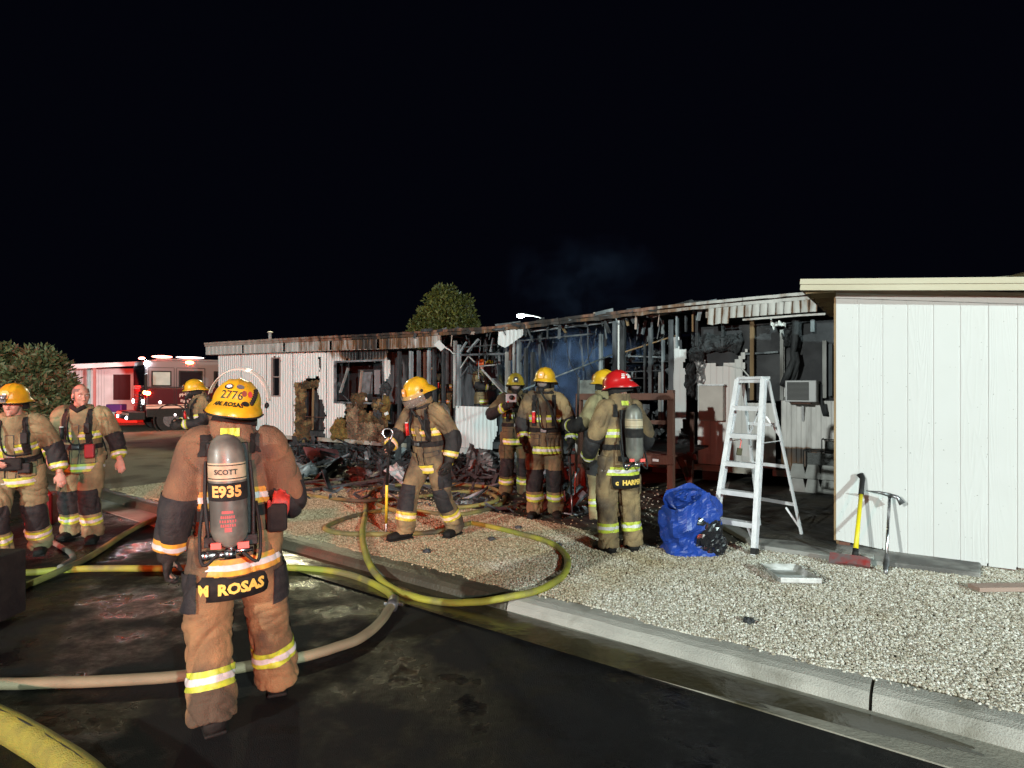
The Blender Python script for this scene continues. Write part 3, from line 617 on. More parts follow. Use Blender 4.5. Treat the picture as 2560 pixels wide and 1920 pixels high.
# hanging white flap and brown insulation around the burnt holes
b = MB(); a = [wp(x, y, -.22) for x, y in ((1084, 862), (1096, 850), (1112, 867), (1101, 878))]; b.poly(a); b.poly([p_ + Vector((0, .012, 0)) for p_ in reversed(a)])
b.build('torn_flap', m_sidbr, home)
MB().tube([wp(1110, 868, -.2), wp(1124, 876, -.2), wp(1131, 884, -.1), wp(1138, 884, 0)], .012, 6).build('hanging_wire', m_white, home)
def lump(name, px0, py0, px1, py1, v, mat, seed, thick=.09, amp=.09):
    a = wp(px0, py1, v); c = wp(px1, py0, v); b = MB(); n, m_ = 22, 26; vs = []; fs = []
    for j in range(m_ + 1):
        for i in range(n + 1):
            u = a.x + (c.x - a.x) * i / n; z = a.z + (c.z - a.z) * j / m_
            e = min(i, n - i, j * .7, (m_ - j)) / 5.0; e = min(1, e)
            vs.append((u + amp * mnoise.noise((u * 5, z * 5, seed)), v - thick * .6 * e - amp * .7 * mnoise.noise((u * 7, z * 7, seed + 4)) - .06 * (1 - 2 * abs(mnoise.noise((u * 14, z * 9, seed)))) - .03 * mnoise.noise((u * 40, z * 30, seed)), z + amp * mnoise.noise((u * 5, z * 5, seed + 9)) + (.10 * mnoise.noise((u * 22, 1, seed)) if j in (0, m_) else 0)))
    for j in range(m_):
        for i in range(n): fs.append((j * (n + 1) + i, j * (n + 1) + i + 1, (j + 1) * (n + 1) + i + 1, (j + 1) * (n + 1) + i))
    nv = len(vs); vs += [(p_[0], v + .03, p_[2]) for p_ in vs]; fs += [tuple(q + nv for q in reversed(f)) for f in fs]
    rim_ = [i for i in range(n + 1)] + [j * (n + 1) + n for j in range(1, m_ + 1)] + [m_ * (n + 1) + i for i in range(n - 1, -1, -1)] + [j * (n + 1) for j in range(m_ - 1, 0, -1)]
    fs += [(rim_[q], rim_[q] + nv, rim_[(q + 1) % len(rim_)] + nv, rim_[(q + 1) % len(rim_)]) for q in range(len(rim_))]
    b.add(vs, fs); me = b.mesh(name)
    put(name, me, mat, home)
m_insy = M('yellow_insulation', (.26, .165, .04), .95, col2=(.09, .055, .02), scale=9, bump=1, bscale=30)
m_board = M('scorched_board', (.24, .15, .09), .85, col2=(.07, .045, .03), scale=4, amt=.5, bump=.6, bscale=25, col3=(.32, .22, .13), s3=3)
for q in ((741, 960, 762, 1050, .03, m_insul, 1), (742, 1050, 775, 1100, .0, m_insul, 2), (738, 1085, 764, 1140, -.04, m_insul, 3), (757, 955, 800, 968, .04, m_insul, 4),
          (836, 1050, 862, 1092, -.02, m_insy, 5), (830, 1070, 868, 1098, -.05, m_insy, 6), (868, 1012, 897, 1096, .0, m_board, 7, .04, .035), (897, 1060, 958, 1100, -.03, m_board, 8, .04, .035), (878, 985, 915, 1020, .02, m_insul, 9), (900, 1030, 935, 1066, .05, m_insul, 10), (935, 1000, 966, 1062, .03, m_insul, 11), (960, 985, 972, 1050, -.02, m_insy, 12), (935, 1018, 958, 1050, .02, m_char, 13), (955, 958, 972, 985, -.02, m_char, 14)):
    lump('insulation', *q)
stick(783, 955, 781, 1075, .05, m_rawwood, .08, name='stud'); stick(760, 958, 762, 1055, .12, m_ash, .15, name='stud'); stick(740, 1040, 812, 1044, .03, m_timber, .05)
panel(742, 958, 812, 1092, .35, m_char)
MB().ell(wp(965, 1034, -.05), (.06, .05, .06)).build('melted_lamp_globe', m_white, home); MB().ell(wp(915, 998, -.05), (.035, .03, .045)).build('melted_lamp_globe', m_white, home)
# lower white panel of the middle opening
lowtop = pxp([(1248, 1010), (1262, 1012), (1262, 1130), (1225, 1130), (1232, 1100), (1244, 1075), (1238, 1040)])
siding('siding_panel', wp(1138, 1100).x, wp(1258, 1100).x, .40, lambda u: 1.31 - .012 * (u - 9.6), (lowtop,), pitch=.105, soot=lambda u, z: -.2, mat=m_sidbr, curl=.02)
MB().bbox((wp(1140, 1125).x, -.06, .27), (wp(1185, 1130).x, -.01, .395)).build('rim_board', m_sidbr, home)
# white peeled strip, pink wall and grey wall by the ladder
pe = pxp([(1716, 872), (1740, 872), (1740, 1000), (1706, 960), (1712, 930), (1708, 905), (1718, 893)]); pe2 = pxp([(1706, 1040), (1726, 1040), (1726, 1120), (1690, 1120), (1700, 1075)]); pe3 = pxp([(1690, 800), (1750, 800), (1750, 868), (1700, 868), (1694, 862)]) 
siding('siding_panel', wp(1681, 900).x, wp(1722, 900).x, .40, 2.6, (pe, pe2, pe3), pitch=.2, depth=.008, soot=lambda u, z: -.15 if z > 1 else .25, mat=m_sidbr, jag=.05, v=-.01, curl=.03)
pj = pxp([(1720, 700), (1860, 700), (1860, 887), (1848, 884), (1830, 905), (1800, 912), (1766, 912), (1755, 900), (1730, 900), (1700, 900)]); pj2 = pxp([(1856, 880), (1965, 800), (1965, 890), (1942, 880), (1941, 1010), (1856, 1010)])
siding('siding_panel', wp(1732, 1000).x, wp(1942, 1000).x, .41, 2.35, (pj, pj2), pitch=.203, depth=.01, soot=lambda u, z: -.2 + (.3 if z < .6 else 0), mat=m_siding, jag=.015)
pk = pxp([(1955, 700), (2200, 700), (2200, 996), (2075, 996), (2053, 998), (1958, 1001)])
siding('siding_panel', wp(1942.5, 1000).x, 18.15, .41, 2.5, (pk,), pitch=.14, depth=.01, soot=lambda u, z: .12 + (.5 if z < .75 else 0), mat=m_siding, jag=.01)
for q in ((1722, 870, 1760, 905, .0, m_char, 21), (1730, 835, 1850, 880, .05, m_char, 22), (1712, 905, 1735, 990, .04, m_char, 23), (1690, 1085, 1722, 1120, -.02, m_char, 24), (1955, 810, 2000, 870, .03, m_char, 25)):
    lump('charred_lump', *q)
b = MB(); b.tube([wp(x, y, -.12) for x, y in ((1985, 800), (1984, 850), (1978, 880), (1980, 900), (1965, 935), (1950, 965))], [.06, .05, .045, .05, .055, .04], 8); b.build('melted_duct', m_char, home, True)
b = MB(); b.tube([wp(x, y, -.14) for x, y in ((1986, 880), (1990, 905), (1984, 930), (1976, 952))], [.03, .035, .03, .02], 8); b.build('melted_duct', m_char, home, True)
MB().tube([wp(x, y, -.05) for x, y in ((2046, 960), (2047, 1000), (2058, 1038), (2062, 1040), (2058, 1010))], [.03, .03, .035, .03, .02], 7).build('melted_duct', m_char, home, True)
MB().tube([wp(x, y, -.03) for x, y in ((1805, 912), (1830, 916), (1852, 922), (1868, 940), (1870, 970))], .012, 6).build('hanging_wire', m_white, home)
for q in ((1736, 905, 1758, 960, .0, M('bent_metal', (.45, .45, .47), .4, .4, col2=(.2, .2, .2), scale=5), 31),): lump('bent_metal', *q, thick=.03)
# crumpled bright sticker under the eave and ash-grey rags
lump('crumpled_sign', 1924, 804, 1962, 815, -.2, m_white, 41, thick=.03, amp=.04)
# clutter on shelves inside (one mass)
b = MB()
for i in range(330):
    u = rng.uniform(13.15, 14.4); v = rng.uniform(.35, 1.3); z = rng.choice([1.55, 1.95, 2.25, .75, 1.1]) + rng.uniform(0, .16); s = rng.uniform(.015, .07)
    b.box((u, v, z), (s * 1.6, s, s * rng.uniform(.5, 2)), (rng.random() * 3, rng.random() * 3, rng.random() * 3), mi=rng.choice([0, 0, 0, 1, 1, 2]))
for z in (.7, 1.05, 1.5, 1.9, 2.2): b.bbox((13.1, .35, z - .02), (14.42, 1.3, z))
o = b.build('shelf_clutter', [m_char, m_ash, m_ashpale], home); o['kind'] = 'stuff'
# meter box, vent pipe
a, c = wp(1747, 1050, -.09), wp(1807, 964, -.09)
mb = MB().bbox((a.x, -.17, a.z), (c.x, -.012, c.z)).build('meter_box', M('meter_box_paint', (.56, .53, .48), .5, col2=(.45, .42, .38), scale=4), home, bevel=.008)
MB().bbox((a.x - .015, -.19, c.z), (c.x + .015, -.01, c.z + .02)).build('box_lid', m_steel, mb)
b = MB(); b.tube([wp(675, 860, 1.0), wp(675, 832, 1.0)], .05, 10); b.ell(wp(675, 831, 1.0), (.085, .085, .035)); b.build('roof_vent', M('vent_grey', (.3, .29, .28), .6), home)
# air conditioner in the wall: its own thing, held by the wall
ac = thing('air_conditioner', 'white window air conditioner with grey grille propped in the scorched wall', 'air conditioner', (LX, LY, 0), WANG)
a, c = wp(1962, 1004, -.2), wp(2039, 951, -.2)
MB().bbox((a.x, -.34, a.z), (c.x, .1, c.z)).build('casing', M('conditioner_white', (.55, .55, .56), .5), ac, bevel=.012)
for i in range(15):
    z = a.z + .035 + (c.z - a.z - .07) * i / 14
    MB().box(((a.x + c.x) / 2 - .03, -.344, z), ((c.x - a.x) - .14, .012, .008), (.5, 0, 0)).build('grille_slat', m_acgrille, ac)
MB().bbox((a.x + .03, -.343, a.z + .025), (c.x - .1, -.341, c.z - .025)).build('grille_back', m_ink, ac)
MB().tube([Vector(((a.x + c.x) / 2, -.1, a.z - .005)), wp(2003, 1052, -.02)], .018, 8).build('support_leg', m_alu, ac)
MB().box(((a.x + c.x) / 2, -.2, a.z - .02), ((c.x - a.x) * .6, .2, .02)).build('support_plate', m_timber, ac)
# ================================================================== SHED
SH = Vector((3.24, 6.0, 0))
shed = thing('storage_shed', 'white wooden storage shed with vertical grooved boards and a cream roof edge', 'shed', SH, WANG)
def grainy(name, col):
    m = bpy.data.materials.new(name); m.use_nodes = True; nt = m.node_tree; b = nt.nodes['Principled BSDF']; b.inputs['Roughness'].default_value = .6; N = nt.nodes.new; L = nt.links.new
    tc = N('ShaderNodeTexCoord'); mp = N('ShaderNodeMapping'); mp.inputs['Scale'].default_value = (9, 9, .75); L(tc.outputs['Object'], mp.inputs[0])
    oi = N('ShaderNodeObjectInfo'); va = N('ShaderNodeVectorMath'); va.operation = 'ADD'; cx = N('ShaderNodeCombineXYZ'); ml = N('ShaderNodeMath'); ml.operation = 'MULTIPLY'; ml.inputs[1].default_value = 50; L(oi.outputs['Random'], ml.inputs[0])
    for k in range(3): L(ml.outputs[0], cx.inputs[k])
    L(mp.outputs[0], va.inputs[0]); L(cx.outputs[0], va.inputs[1])
    n = N('ShaderNodeTexNoise'); n.inputs['Scale'].default_value = .55; n.inputs['Detail'].default_value = 2; L(va.outputs[0], n.inputs[0])
    mu = N('ShaderNodeMath'); mu.operation = 'MULTIPLY'; mu.inputs[1].default_value = 60; L(n.outputs[0], mu.inputs[0]); sn = N('ShaderNodeMath'); sn.operation = 'SINE'; L(mu.outputs[0], sn.inputs[0])
    pw = N('ShaderNodeMath'); pw.operation = 'POWER'; ab = N('ShaderNodeMath'); ab.operation = 'ABSOLUTE'; L(sn.outputs[0], ab.inputs[0]); L(ab.outputs[0], pw.inputs[0]); pw.inputs[1].default_value = 6
    mk = N('ShaderNodeTexNoise'); mk.inputs['Scale'].default_value = .5; L(va.outputs[0], mk.inputs[0]); mr = N('ShaderNodeMapRange'); mr.inputs[1].default_value = .45; mr.inputs[2].default_value = .65; L(mk.outputs[0], mr.inputs[0])
    mm = N('ShaderNodeMath'); mm.operation = 'MULTIPLY'; L(pw.outputs[0], mm.inputs[0]); L(mr.outputs[0], mm.inputs[1])
    bp = N('ShaderNodeBump'); bp.inputs['Strength'].default_value = .22; bp.inputs['Distance'].default_value = .006; L(mm.outputs[0], bp.inputs['Height']); L(bp.outputs[0], b.inputs['Normal'])
    n2 = N('ShaderNodeTexNoise'); n2.inputs['Scale'].default_value = 2.2; n2.inputs['Detail'].default_value = 6; L(tc.outputs['Object'], n2.inputs[0])
    mx = N('ShaderNodeMix'); mx.data_type = 'RGBA'; mx.inputs[6].default_value = (*col, 1); mx.inputs[7].default_value = (col[0] * .9, col[1] * .895, col[2] * .88, 1); L(n2.outputs[0], mx.inputs[0])
    n3 = N('ShaderNodeTexNoise'); n3.inputs['Scale'].default_value = 45; n3.inputs['Detail'].default_value = 1; L(tc.outputs['Object'], n3.inputs[0]); m3 = N('ShaderNodeMapRange'); m3.inputs[1].default_value = .74; m3.inputs[2].default_value = .78; L(n3.outputs[0], m3.inputs[0])
    m4 = N('ShaderNodeMix'); m4.data_type = 'RGBA'; m4.inputs[7].default_value = (.3, .29, .27, 1); L(m3.outputs[0], m4.inputs[0]); L(mx.outputs[2], m4.inputs[6]); L(m4.outputs[2], b.inputs['Base Color'])
    return m
m_shedw = grainy('white_board_paint', (.62, .625, .62))
def shtop(u): return 2.648 - .118 * u
gro = .2
for i in range(12):
    a = i * gro; c = a + gro - .011
    zb = .195 - .06 * a / .6 if a < .59 else (.125 + (.02 if a > 1.3 else 0)); 
    vs = [(a, 0, zb), (c, 0, zb - (.018 if a < .55 else 0)), (c, 0, shtop(c) - .02), (a, 0, shtop(a) - .02)]
    vs += [(x, .016, z) for x, _, z in vs]
    MB().add(vs, [(0, 1, 2, 3), (7, 6, 5, 4), (0, 4, 5, 1), (1, 5, 6, 2), (2, 6, 7, 3), (3, 7, 4, 0)]).build('wall_board', m_shedw, shed, bevel=.002)
b = MB(); b.add([(.0, .005, .2), (.59, .005, .15), (2.4, .005, .15), (2.4, .005, shtop(2.4) - .03), (0, .005, shtop(0) - .03), (.0, .03, .2), (.59, .03, .15), (2.4, .03, .15), (2.4, .03, shtop(2.4) - .03), (0, .03, shtop(0) - .03)], [(0, 1, 2, 3, 4), (9, 8, 7, 6, 5)] + [(k, 5 + k, 5 + (k + 1) % 5, (k + 1) % 5) for k in range(5)]); b.build('wall_backing', m_shedw, shed)
m_backed = m_shedw
MB().bbox((0, .03, .15), (.03, 2.4, 2.6)).build('side_wall', m_rawwood, shed)
MB().bbox((2.37, .03, .15), (2.4, 2.4, 2.3)).build('side_wall', m_white, shed)
MB().bbox((0, 2.37, .15), (2.4, 2.4, 2.3)).build('rear_wall', m_white, shed)
MB().bbox((-.018, -.004, .19), (-.001, .03, 2.62)).build('corner_trim', m_rawwood, shed)
b = MB().beam((0, -.012, shtop(0) - .012), (2.4, -.012, shtop(2.4) - .012), .02, .05, (0, 0, 1)); b.build('top_trim', m_shedw, shed)
MB().beam((0, .01, shtop(0) + .035), (2.4, .01, shtop(2.4) + .035), .05, .05).build('top_plate', M('painted_shadow_trim', (.4, .3, .25), .7), shed)  # brownish colour paints the thin shadow under the roof edge
for off, h, v in ((.0, .052, -.262), (.054, .055, -.25)):
    MB().beam((-.29, v, 2.79 - off - h / 2), (2.5, v, 2.79 - off - h / 2 - .0885 * 2.79), .024, h).build('fascia_board', m_cream, shed)
MB().beam((-.275, -.23, 2.735), (-.275, 2.5, 2.735), .03, .105).build('barge_board', M('raw_barge', (.28, .22, .15), .8, col2=(.2, .15, .1), scale=5), shed)
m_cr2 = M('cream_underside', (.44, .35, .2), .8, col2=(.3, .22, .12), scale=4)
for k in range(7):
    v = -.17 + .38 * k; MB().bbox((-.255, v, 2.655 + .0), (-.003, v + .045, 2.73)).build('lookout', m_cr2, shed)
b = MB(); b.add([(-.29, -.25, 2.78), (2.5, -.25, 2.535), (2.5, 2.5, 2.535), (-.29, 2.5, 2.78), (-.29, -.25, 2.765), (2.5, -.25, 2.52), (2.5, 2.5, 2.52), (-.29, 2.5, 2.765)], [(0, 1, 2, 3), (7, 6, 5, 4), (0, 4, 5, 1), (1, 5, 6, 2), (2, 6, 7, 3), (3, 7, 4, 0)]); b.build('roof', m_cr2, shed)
b = MB(); b.poly([(1.28, -.24, 2.655), (1.42, -.24, 2.685), (1.44, -.1, 2.685), (1.0, -.1, 2.68)]); b.poly([(1.28, -.24, 2.645), (1.0, -.1, 2.67), (1.44, -.1, 2.675), (1.42, -.24, 2.675)]); b.build('loose_flashing', m_cream, shed)
for u, v in ((.02, .02), (.55, .03), (1.28, .04), (2.1, .04)):
    MB().box((u + .05, v + .04, .10), (.10, .1, .16), (0, 0, .1)).build('footing_block', m_timber, shed)
for (u, z) in ((.06, 2.03), (.215, 2.12), (.615, 1.85), (.615, 1.6), (.62, 1.1), (.41, 1.46), (.58, .75)):
    MB().box((u, -.0015, z), (.008, .003, .008)).build('nail_head', m_steel, shed)
# ================================================================== PORCH (deck frame in front of the burnt opening)
porch = thing('porch_frame', 'brown timber porch frame with rails standing before the burnt doorway', 'porch', (LX, LY, 0), WANG)
V0 = -1.85
def pb(x0, y0, x1, y1, w, h, v0=V0, v1=None, name='rail', mat=None, up=(0, 0, 1)):
    return MB().beam(wp(x0, y0, v0), wp(x1, y1, V0 if v1 is None else v1), w, h, up).build(name, mat or m_timber, porch, bevel=.004)
pb(1674, 1252, 1674, 975, .10, .09, name='post'); pb(1446, 1240, 1446, 984, .09, .09, name='post')
pb(1444, 992, 1682, 991, .04, .10, V0 - .05, V0 - .05); pb(1444, 1052, 1668, 1056, .04, .06); pb(1420, 1146, 1682, 1150, .05, .13, V0 - .06, V0 - .06, 'beam')
pb(1690, 1135, 1722, 1205, .05, .09, V0 + .4, V0 + .5, 'brace'); pb(1722, 1130, 1722, 1232, .08, .08, V0 + .5, V0 + .5, 'post'); pb(1696, 1142, 1738, 1142, .05, .09, V0 + .5, V0 + .5, 'beam'); pb(1727, 1030, 1727, 1140, .06, .06, V0 + .55, V0 + .55, 'post')
for k in range(9):
    v = V0 + .05 + k * .2; a = wp(1425, 1139, V0).x; c = wp(1680, 1139, V0).x
    MB().bbox((a, v, .70), (c, v + .185, .735)).build('deck_board', m_timber if k < 2 else m_char, porch)
for x in (1425, 1436, 1447, 1456):
    pb(x, 1165, x + 1, 1238, .07, .03, V0 - .03, V0 - .03, 'skirt_board', up=(0, 1, 0))
a = wp(1636, 1150, V0 - .09); MB().box(a + Vector((0, -.01, 0)), (.09, .004, .035)).build('paper_tag', m_white, porch)
# ================================================================== STEP LADDER
lad = thing('step_ladder', 'tall aluminium step ladder standing open on the gravel beside the white shed', 'ladder', (0, 0, 0))
FR, FL = G(1886, 1386, .11), G(1779, 1366, .11); RR, RL = G(2004, 1336, .15), G(1899, 1314, .15)
tFR, tFL = P(1910, 947, 6.1), P(1846, 948, 6.32); tRR, tRL = tFR + Vector((.075, .07, -.02)), tFL + Vector((.075, .07, -.02))
wd = (FR - FL).normalized()
def ch(a, b_, w, h, name, up): MB().beam(a, b_, w, h, up).build(name, m_alu, lad, bevel=.003)
ndir = wd.cross(Vector((0, 0, 1)))
for a, t in ((FR, tFR), (FL, tFL)):
    b = MB(); d = (t - a).normalized()
    b.beam(a, t, .012, .085, ndir); b.beam(a + ndir * .04, t + ndir * .04, .045, .006, ndir); b.beam(a - ndir * .04, t - ndir * .04, .04, .006, ndir); b.build('rail', m_alu, lad)
    MB().beam(a, a + d * .06, .05, .09, ndir).build('foot_cap', m_black, lad)
for a, t in ((RR, tRR), (RL, tRL)):
    b = MB(); b.beam(a, t, .02, .04, ndir); b.build('rear_rail', m_alu, lad)
for k in range(1, 6):
    q = k / 6.0; a = FL.lerp(tFL, q); c = FR.lerp(tFR, q); b = MB(); b.beam(a, c, .088, .01, (0, 0, 1)); b.beam(a - ndir * .04 - Vector((0, 0, .02)), c - ndir * .04 - Vector((0, 0, .02)), .008, .045); b.beam(a + ndir * .04 - Vector((0, 0, .02)), c + ndir * .04 - Vector((0, 0, .02)), .008, .045)
    b.build('step', m_alu, lad)
for q in (.2, .45, .72):
    a = RL.lerp(tRL, q); c = RR.lerp(tRR, q); MB().beam(a, c, .02, .035).build('rear_bar', m_alu, lad)
b = MB(); m_ = (tFR + tFL + tRR + tRL) / 4; b.beam((tFL + tRL) / 2 + Vector((0, 0, .02)), (tFR + tRR) / 2 + Vector((0, 0, .02)), .17, .03); b.beam((tFL + tRL) / 2 - ndir * -.0 + Vector((0, 0, -.01)), (tFR + tRR) / 2 + Vector((0, 0, -.01)), .13, .04); b.build('top_cap', m_alu, lad, bevel=.004)
for (a1, a2, q1, q2) in ((FR, RR, .62, .62), (FL, RL, .62, .62)):
    ta, tb = (tFR, tRR) if a1 is FR else (tFL, tRL); MB().beam(a1.lerp(ta, q1), a2.lerp(tb, q2), .02, .006).build('spreader', m_alu, lad)
for q0, q1 in ((.64, .83), ):
    MB().beam(RL.lerp(tRL, q0), RR.lerp(tRR, q1).lerp(RL.lerp(tRL, q1), .5), .015, .02).build('shelf_arm', m_alu, lad); MB().beam(RR.lerp(tRR, q0), RR.lerp(tRR, q1).lerp(RL.lerp(tRL, q1), .5), .015, .02).build('shelf_arm', m_alu, lad)
for a, t, o_ in ((FR, tFR, FL), (RR, tRR, RL)):
    MB().beam(a.lerp(t, .04), a.lerp(o_, .25).lerp(t.lerp(tFL, .25), .17), .015, .02).build('gusset', m_alu, lad)
p_ = FL.lerp(tFL, .66).lerp(FR.lerp(tFR, .66), .32); padl = thing('padlock', 'dark padlock hanging from a shelf of the ladder', 'padlock', (0, 0, 0))
MB().box(p_ + Vector((0, 0, -.17)), (.055, .02, .075), (0, .12, 0)).build('lock_body', M('dark_brass', (.06, .05, .025), .4, .6), padl, bevel=.006); MB().tube([p_ + Vector((0.0, 0, -.02)), p_ + Vector((.02, 0, -.06)), p_ + Vector((.005, 0, -.14))], .005, 6).build('shackle', m_pink, padl)
# ================================================================== BLUE TARP BAG
tarp = thing('tarp_bag', 'crumpled blue tarpaulin bag stuffed with black plastic on the gravel', 'tarpaulin', G(1726, 1376, .105), R(8)); tarp.scale = (.85, .92, .92)
b = MB(); n, m_ = 46, 28; vs = []; fs = []
for j in range(m_ + 1):
    f = j / m_
    for i in range(n):
        a = 2 * math.pi * i / n; c, s_ = math.cos(a), math.sin(a)
        sq = (abs(c) ** 3.2 + abs(s_) ** 3.2) ** (-1 / 3.2)
        top = .50 + .16 * math.exp(-((c - .25) / .5) ** 2) - .03 * (c < -.5) + .07 * max(0, s_)
        r = .29 * sq * (1 - .04 * math.sin(f * 9)) * (1 if f < .8 else max(.04, 1 - ((f - .8) / .2) ** 1.6)) * (1 + .05 * f * (1 if c < 0 else -.6))
        x, y, z = r * c, r * s_ * .8, (top * min(1, f / .8) if f < .8 else top - .22 * ((f - .8) / .2))
        nz = mnoise.noise((x * 4.5 + z * 3, y * 4.5, z * 3.5)); rd = 1 - abs(nz) * 2
        k = .06 * (rd - .4) + .012 * mnoise.noise((x * 16, y * 16, z * 12)) + .035 * (.5 - math.exp(-abs(mnoise.noise((x * 5 - z * 4, y * 5, z * 5 + x * 3))) / .1))
        vs.append((x + c * k, y + s_ * k, max(.0, z + (k * .6 if f > .5 else 0))))
for j in range(m_):
    for i in range(n): fs.append((j * n + i, j * n + (i + 1) % n, (j + 1) * n + (i + 1) % n, (j + 1) * n + i))
b.add(vs, fs); b.build('tarp_sheet', m_tarp, tarp, False)
def crumple(name, c, r, mat, par, seed, n=36, m=20, amp=.3):
    b = MB().ell((0, 0, 0), (1, 1, 1), n, m); vs = []
    for v in b.v:
        q = Vector(v); k = 1 + amp * (1 - 2 * abs(mnoise.noise(q * 1.6 + Vector((seed, 0, 0))))) + amp * .5 * (1 - 2 * abs(mnoise.noise(q * 3.6 + Vector((0, seed, 0))))) - amp * .6
        vs.append((c[0] + q.x * r[0] * k, c[1] + q.y * r[1] * k, c[2] + q.z * r[2] * k))
    b.v = vs; return b.build(name, mat, par, False)
crumple('black_liner', (.10, -.20, .27), (.16, .07, .2), m_bagblk, tarp, 4); crumple('black_liner', (.17, -.18, .1), (.15, .1, .12), m_bagblk, tarp, 9); crumple('tarp_flap', (.05, .03, .52), (.2, .18, .12), m_tarp, tarp, 6, 48, 26)
# ================================================================== TOOLS AT THE SHED
axe = thing('fire_axe', 'fire axe with yellow handle and red head leaning on the white shed', 'axe', (0, 0, 0))
A0, A1 = G(2136, 1424, .10) + Vector((0, 0, .06)), SH + Vector((TX, TY, 0)) * .235 + Vector((0, 0, .87)) - Vector((.549, .834, 0)) * .035
d = (A1 - A0).normalized(); sd = Vector((TX, TY, 0))
def along(t): return A0 + (A1 - A0) * t
MB().tube([along(.14), along(.45), along(.76)], [.021, .018, .018], 10, side=sd, ry=[.016, .013, .013]).build('handle', M('yellow_fibreglass', (.75, .62, .01), .4), axe, True)
MB().tube([along(.755), along(.85), along(.95), along(1.0) - sd * .025], [.024, .022, .024, .033], 10, side=sd, ry=[.017, .016, .017, .02]).build('grip', m_black, axe, True)
MB().tube([along(.075), along(.145)], [.026, .024], 10, side=sd, ry=.02).build('collar', m_black, axe, True)
b = MB(); hp = along(.02); zz = d; vs = []
for s_, h0, h1, t_ in ((-.20, -.055, .055, .004), (-.09, -.045, .045, .016), (-.03, -.04, .045, .022), (.04, -.04, .045, .022), (.09, -.045, .045, .02), (.12, -.05, .03, .014)):
    for (h_, q) in ((h0, -t_), (h0, t_), (h1, t_), (h1, -t_)): vs.append(hp + sd * s_ + zz * h_ + sd.cross(zz) * q)
fs = [(i * 4 + k, i * 4 + (k + 1) % 4, (i + 1) * 4 + (k + 1) % 4, (i + 1) * 4 + k) for i in range(5) for k in range(4)] + [(3, 2, 1, 0), (20, 21, 22, 23)]
b.add(vs, fs); b.build('axe_head', M('worn_red_paint', (.26, .03, .028), .45, col2=(.14, .11, .11), scale=12, amt=.7), axe)
hal = thing('halligan_bar', 'steel halligan bar with pick and fork leaning on the white shed', 'pry bar', (0, 0, 0))
B0, B1 = G(2214, 1438, .10) + Vector((0, 0, .01)), P(2224, 1241, 5.62)
d2 = (B1 - B0).normalized()
MB().tube([B0.lerp(B1, .2), B0.lerp(B1, 1)], .0135, 10).build('shaft', m_chrome, hal, True)
b = MB(); b.tube([B0, B0.lerp(B1, .06), B0.lerp(B1, .13), B0.lerp(B1, .24)], [.012, .02, .026, .017], 8, side=sd, ry=[.004, .009, .013, .016]); b.build('fork', m_steel, hal, True)
b = MB(); b.tube([B1 + sd * -.19 + Vector((0, 0, .035)), B1 + sd * -.08 + Vector((0, 0, .03)), B1 + sd * 0.0 + Vector((0, 0, .012))], [.003, .013, .02], 8); b.tube([B1 + sd * .0 + Vector((0, 0, .012)), B1 + sd * .06, B1 + sd * .10 - Vector((0, 0, .06))], [.02, .016, .006], 8, side=sd.cross(d2), ry=[.02, .02, .03]); b.build('adze_and_pick', m_steel, hal, True)
# paint tray and plank lying on the gravel
tray = thing('paint_tray', 'white metal paint tray with dried paint lying on the gravel', 'paint tray', G(1968, 1446, .115), R(-4))
w, l, hh = .165, .15, .045
b = MB(); o_ = [(-.16, .17, .075), (.13, .17, .075), (.20, -.16, .06), (-.13, -.16, .06)]; i_ = [(-.13, .14, .03), (.10, .14, .03), (.165, -.12, .005), (-.10, -.12, .005)]; bt = [(x, y, z - .008) for x, y, z in i_]; ob = [(x, y, z - .006) for x, y, z in o_]
vs = o_ + i_ + bt + ob; fs = [(4, 7, 6, 5)] + [(k, 4 + k, 4 + (k + 1) % 4, (k + 1) % 4) for k in range(4)] + [(8, 9, 10, 11)] + [(12 + k, 12 + (k + 1) % 4, 8 + (k + 1) % 4, 8 + k) for k in range(4)] + [(k, (k + 1) % 4, 12 + (k + 1) % 4, 12 + k) for k in range(4)]
b.add([Vector(v) for v in vs], fs); b.build('tray', M('tray_enamel', (.60, .61, .60), .45, col2=(.20, .20, .17), scale=16, amt=.65, stretch=(.3, 1, 1)), tray)
b = MB(); b.poly([(-.105, -.06, .016), (.13, -.06, .016), (.155, -.11, .011), (-.098, -.11, .011)]); b.build('dried_paint', M('ochre_paint', (.42, .33, .12), .6), tray)
MB().bbox((-.12, -.185, .02), (.205, -.162, .062)).build('rim', m_silver, tray, bevel=.006)
plk = MB().box(G(2520, 1468, .135), (.56, .12, .035), (0, 0, R(2))).build('plank', m_plank, None, bevel=.004); tag(plk, 'pinkish brown plank lying on the gravel at the right edge', 'plank')
br = MB().box(G(2152, 1402, .11) + Vector((-.02, .02, .03)), (.26, .12, .06), (0, 0, R(-31))).build('concrete_block', m_concrete, None, bevel=.008); tag(br, 'small concrete block lying under the corner of the white shed', 'concrete block')
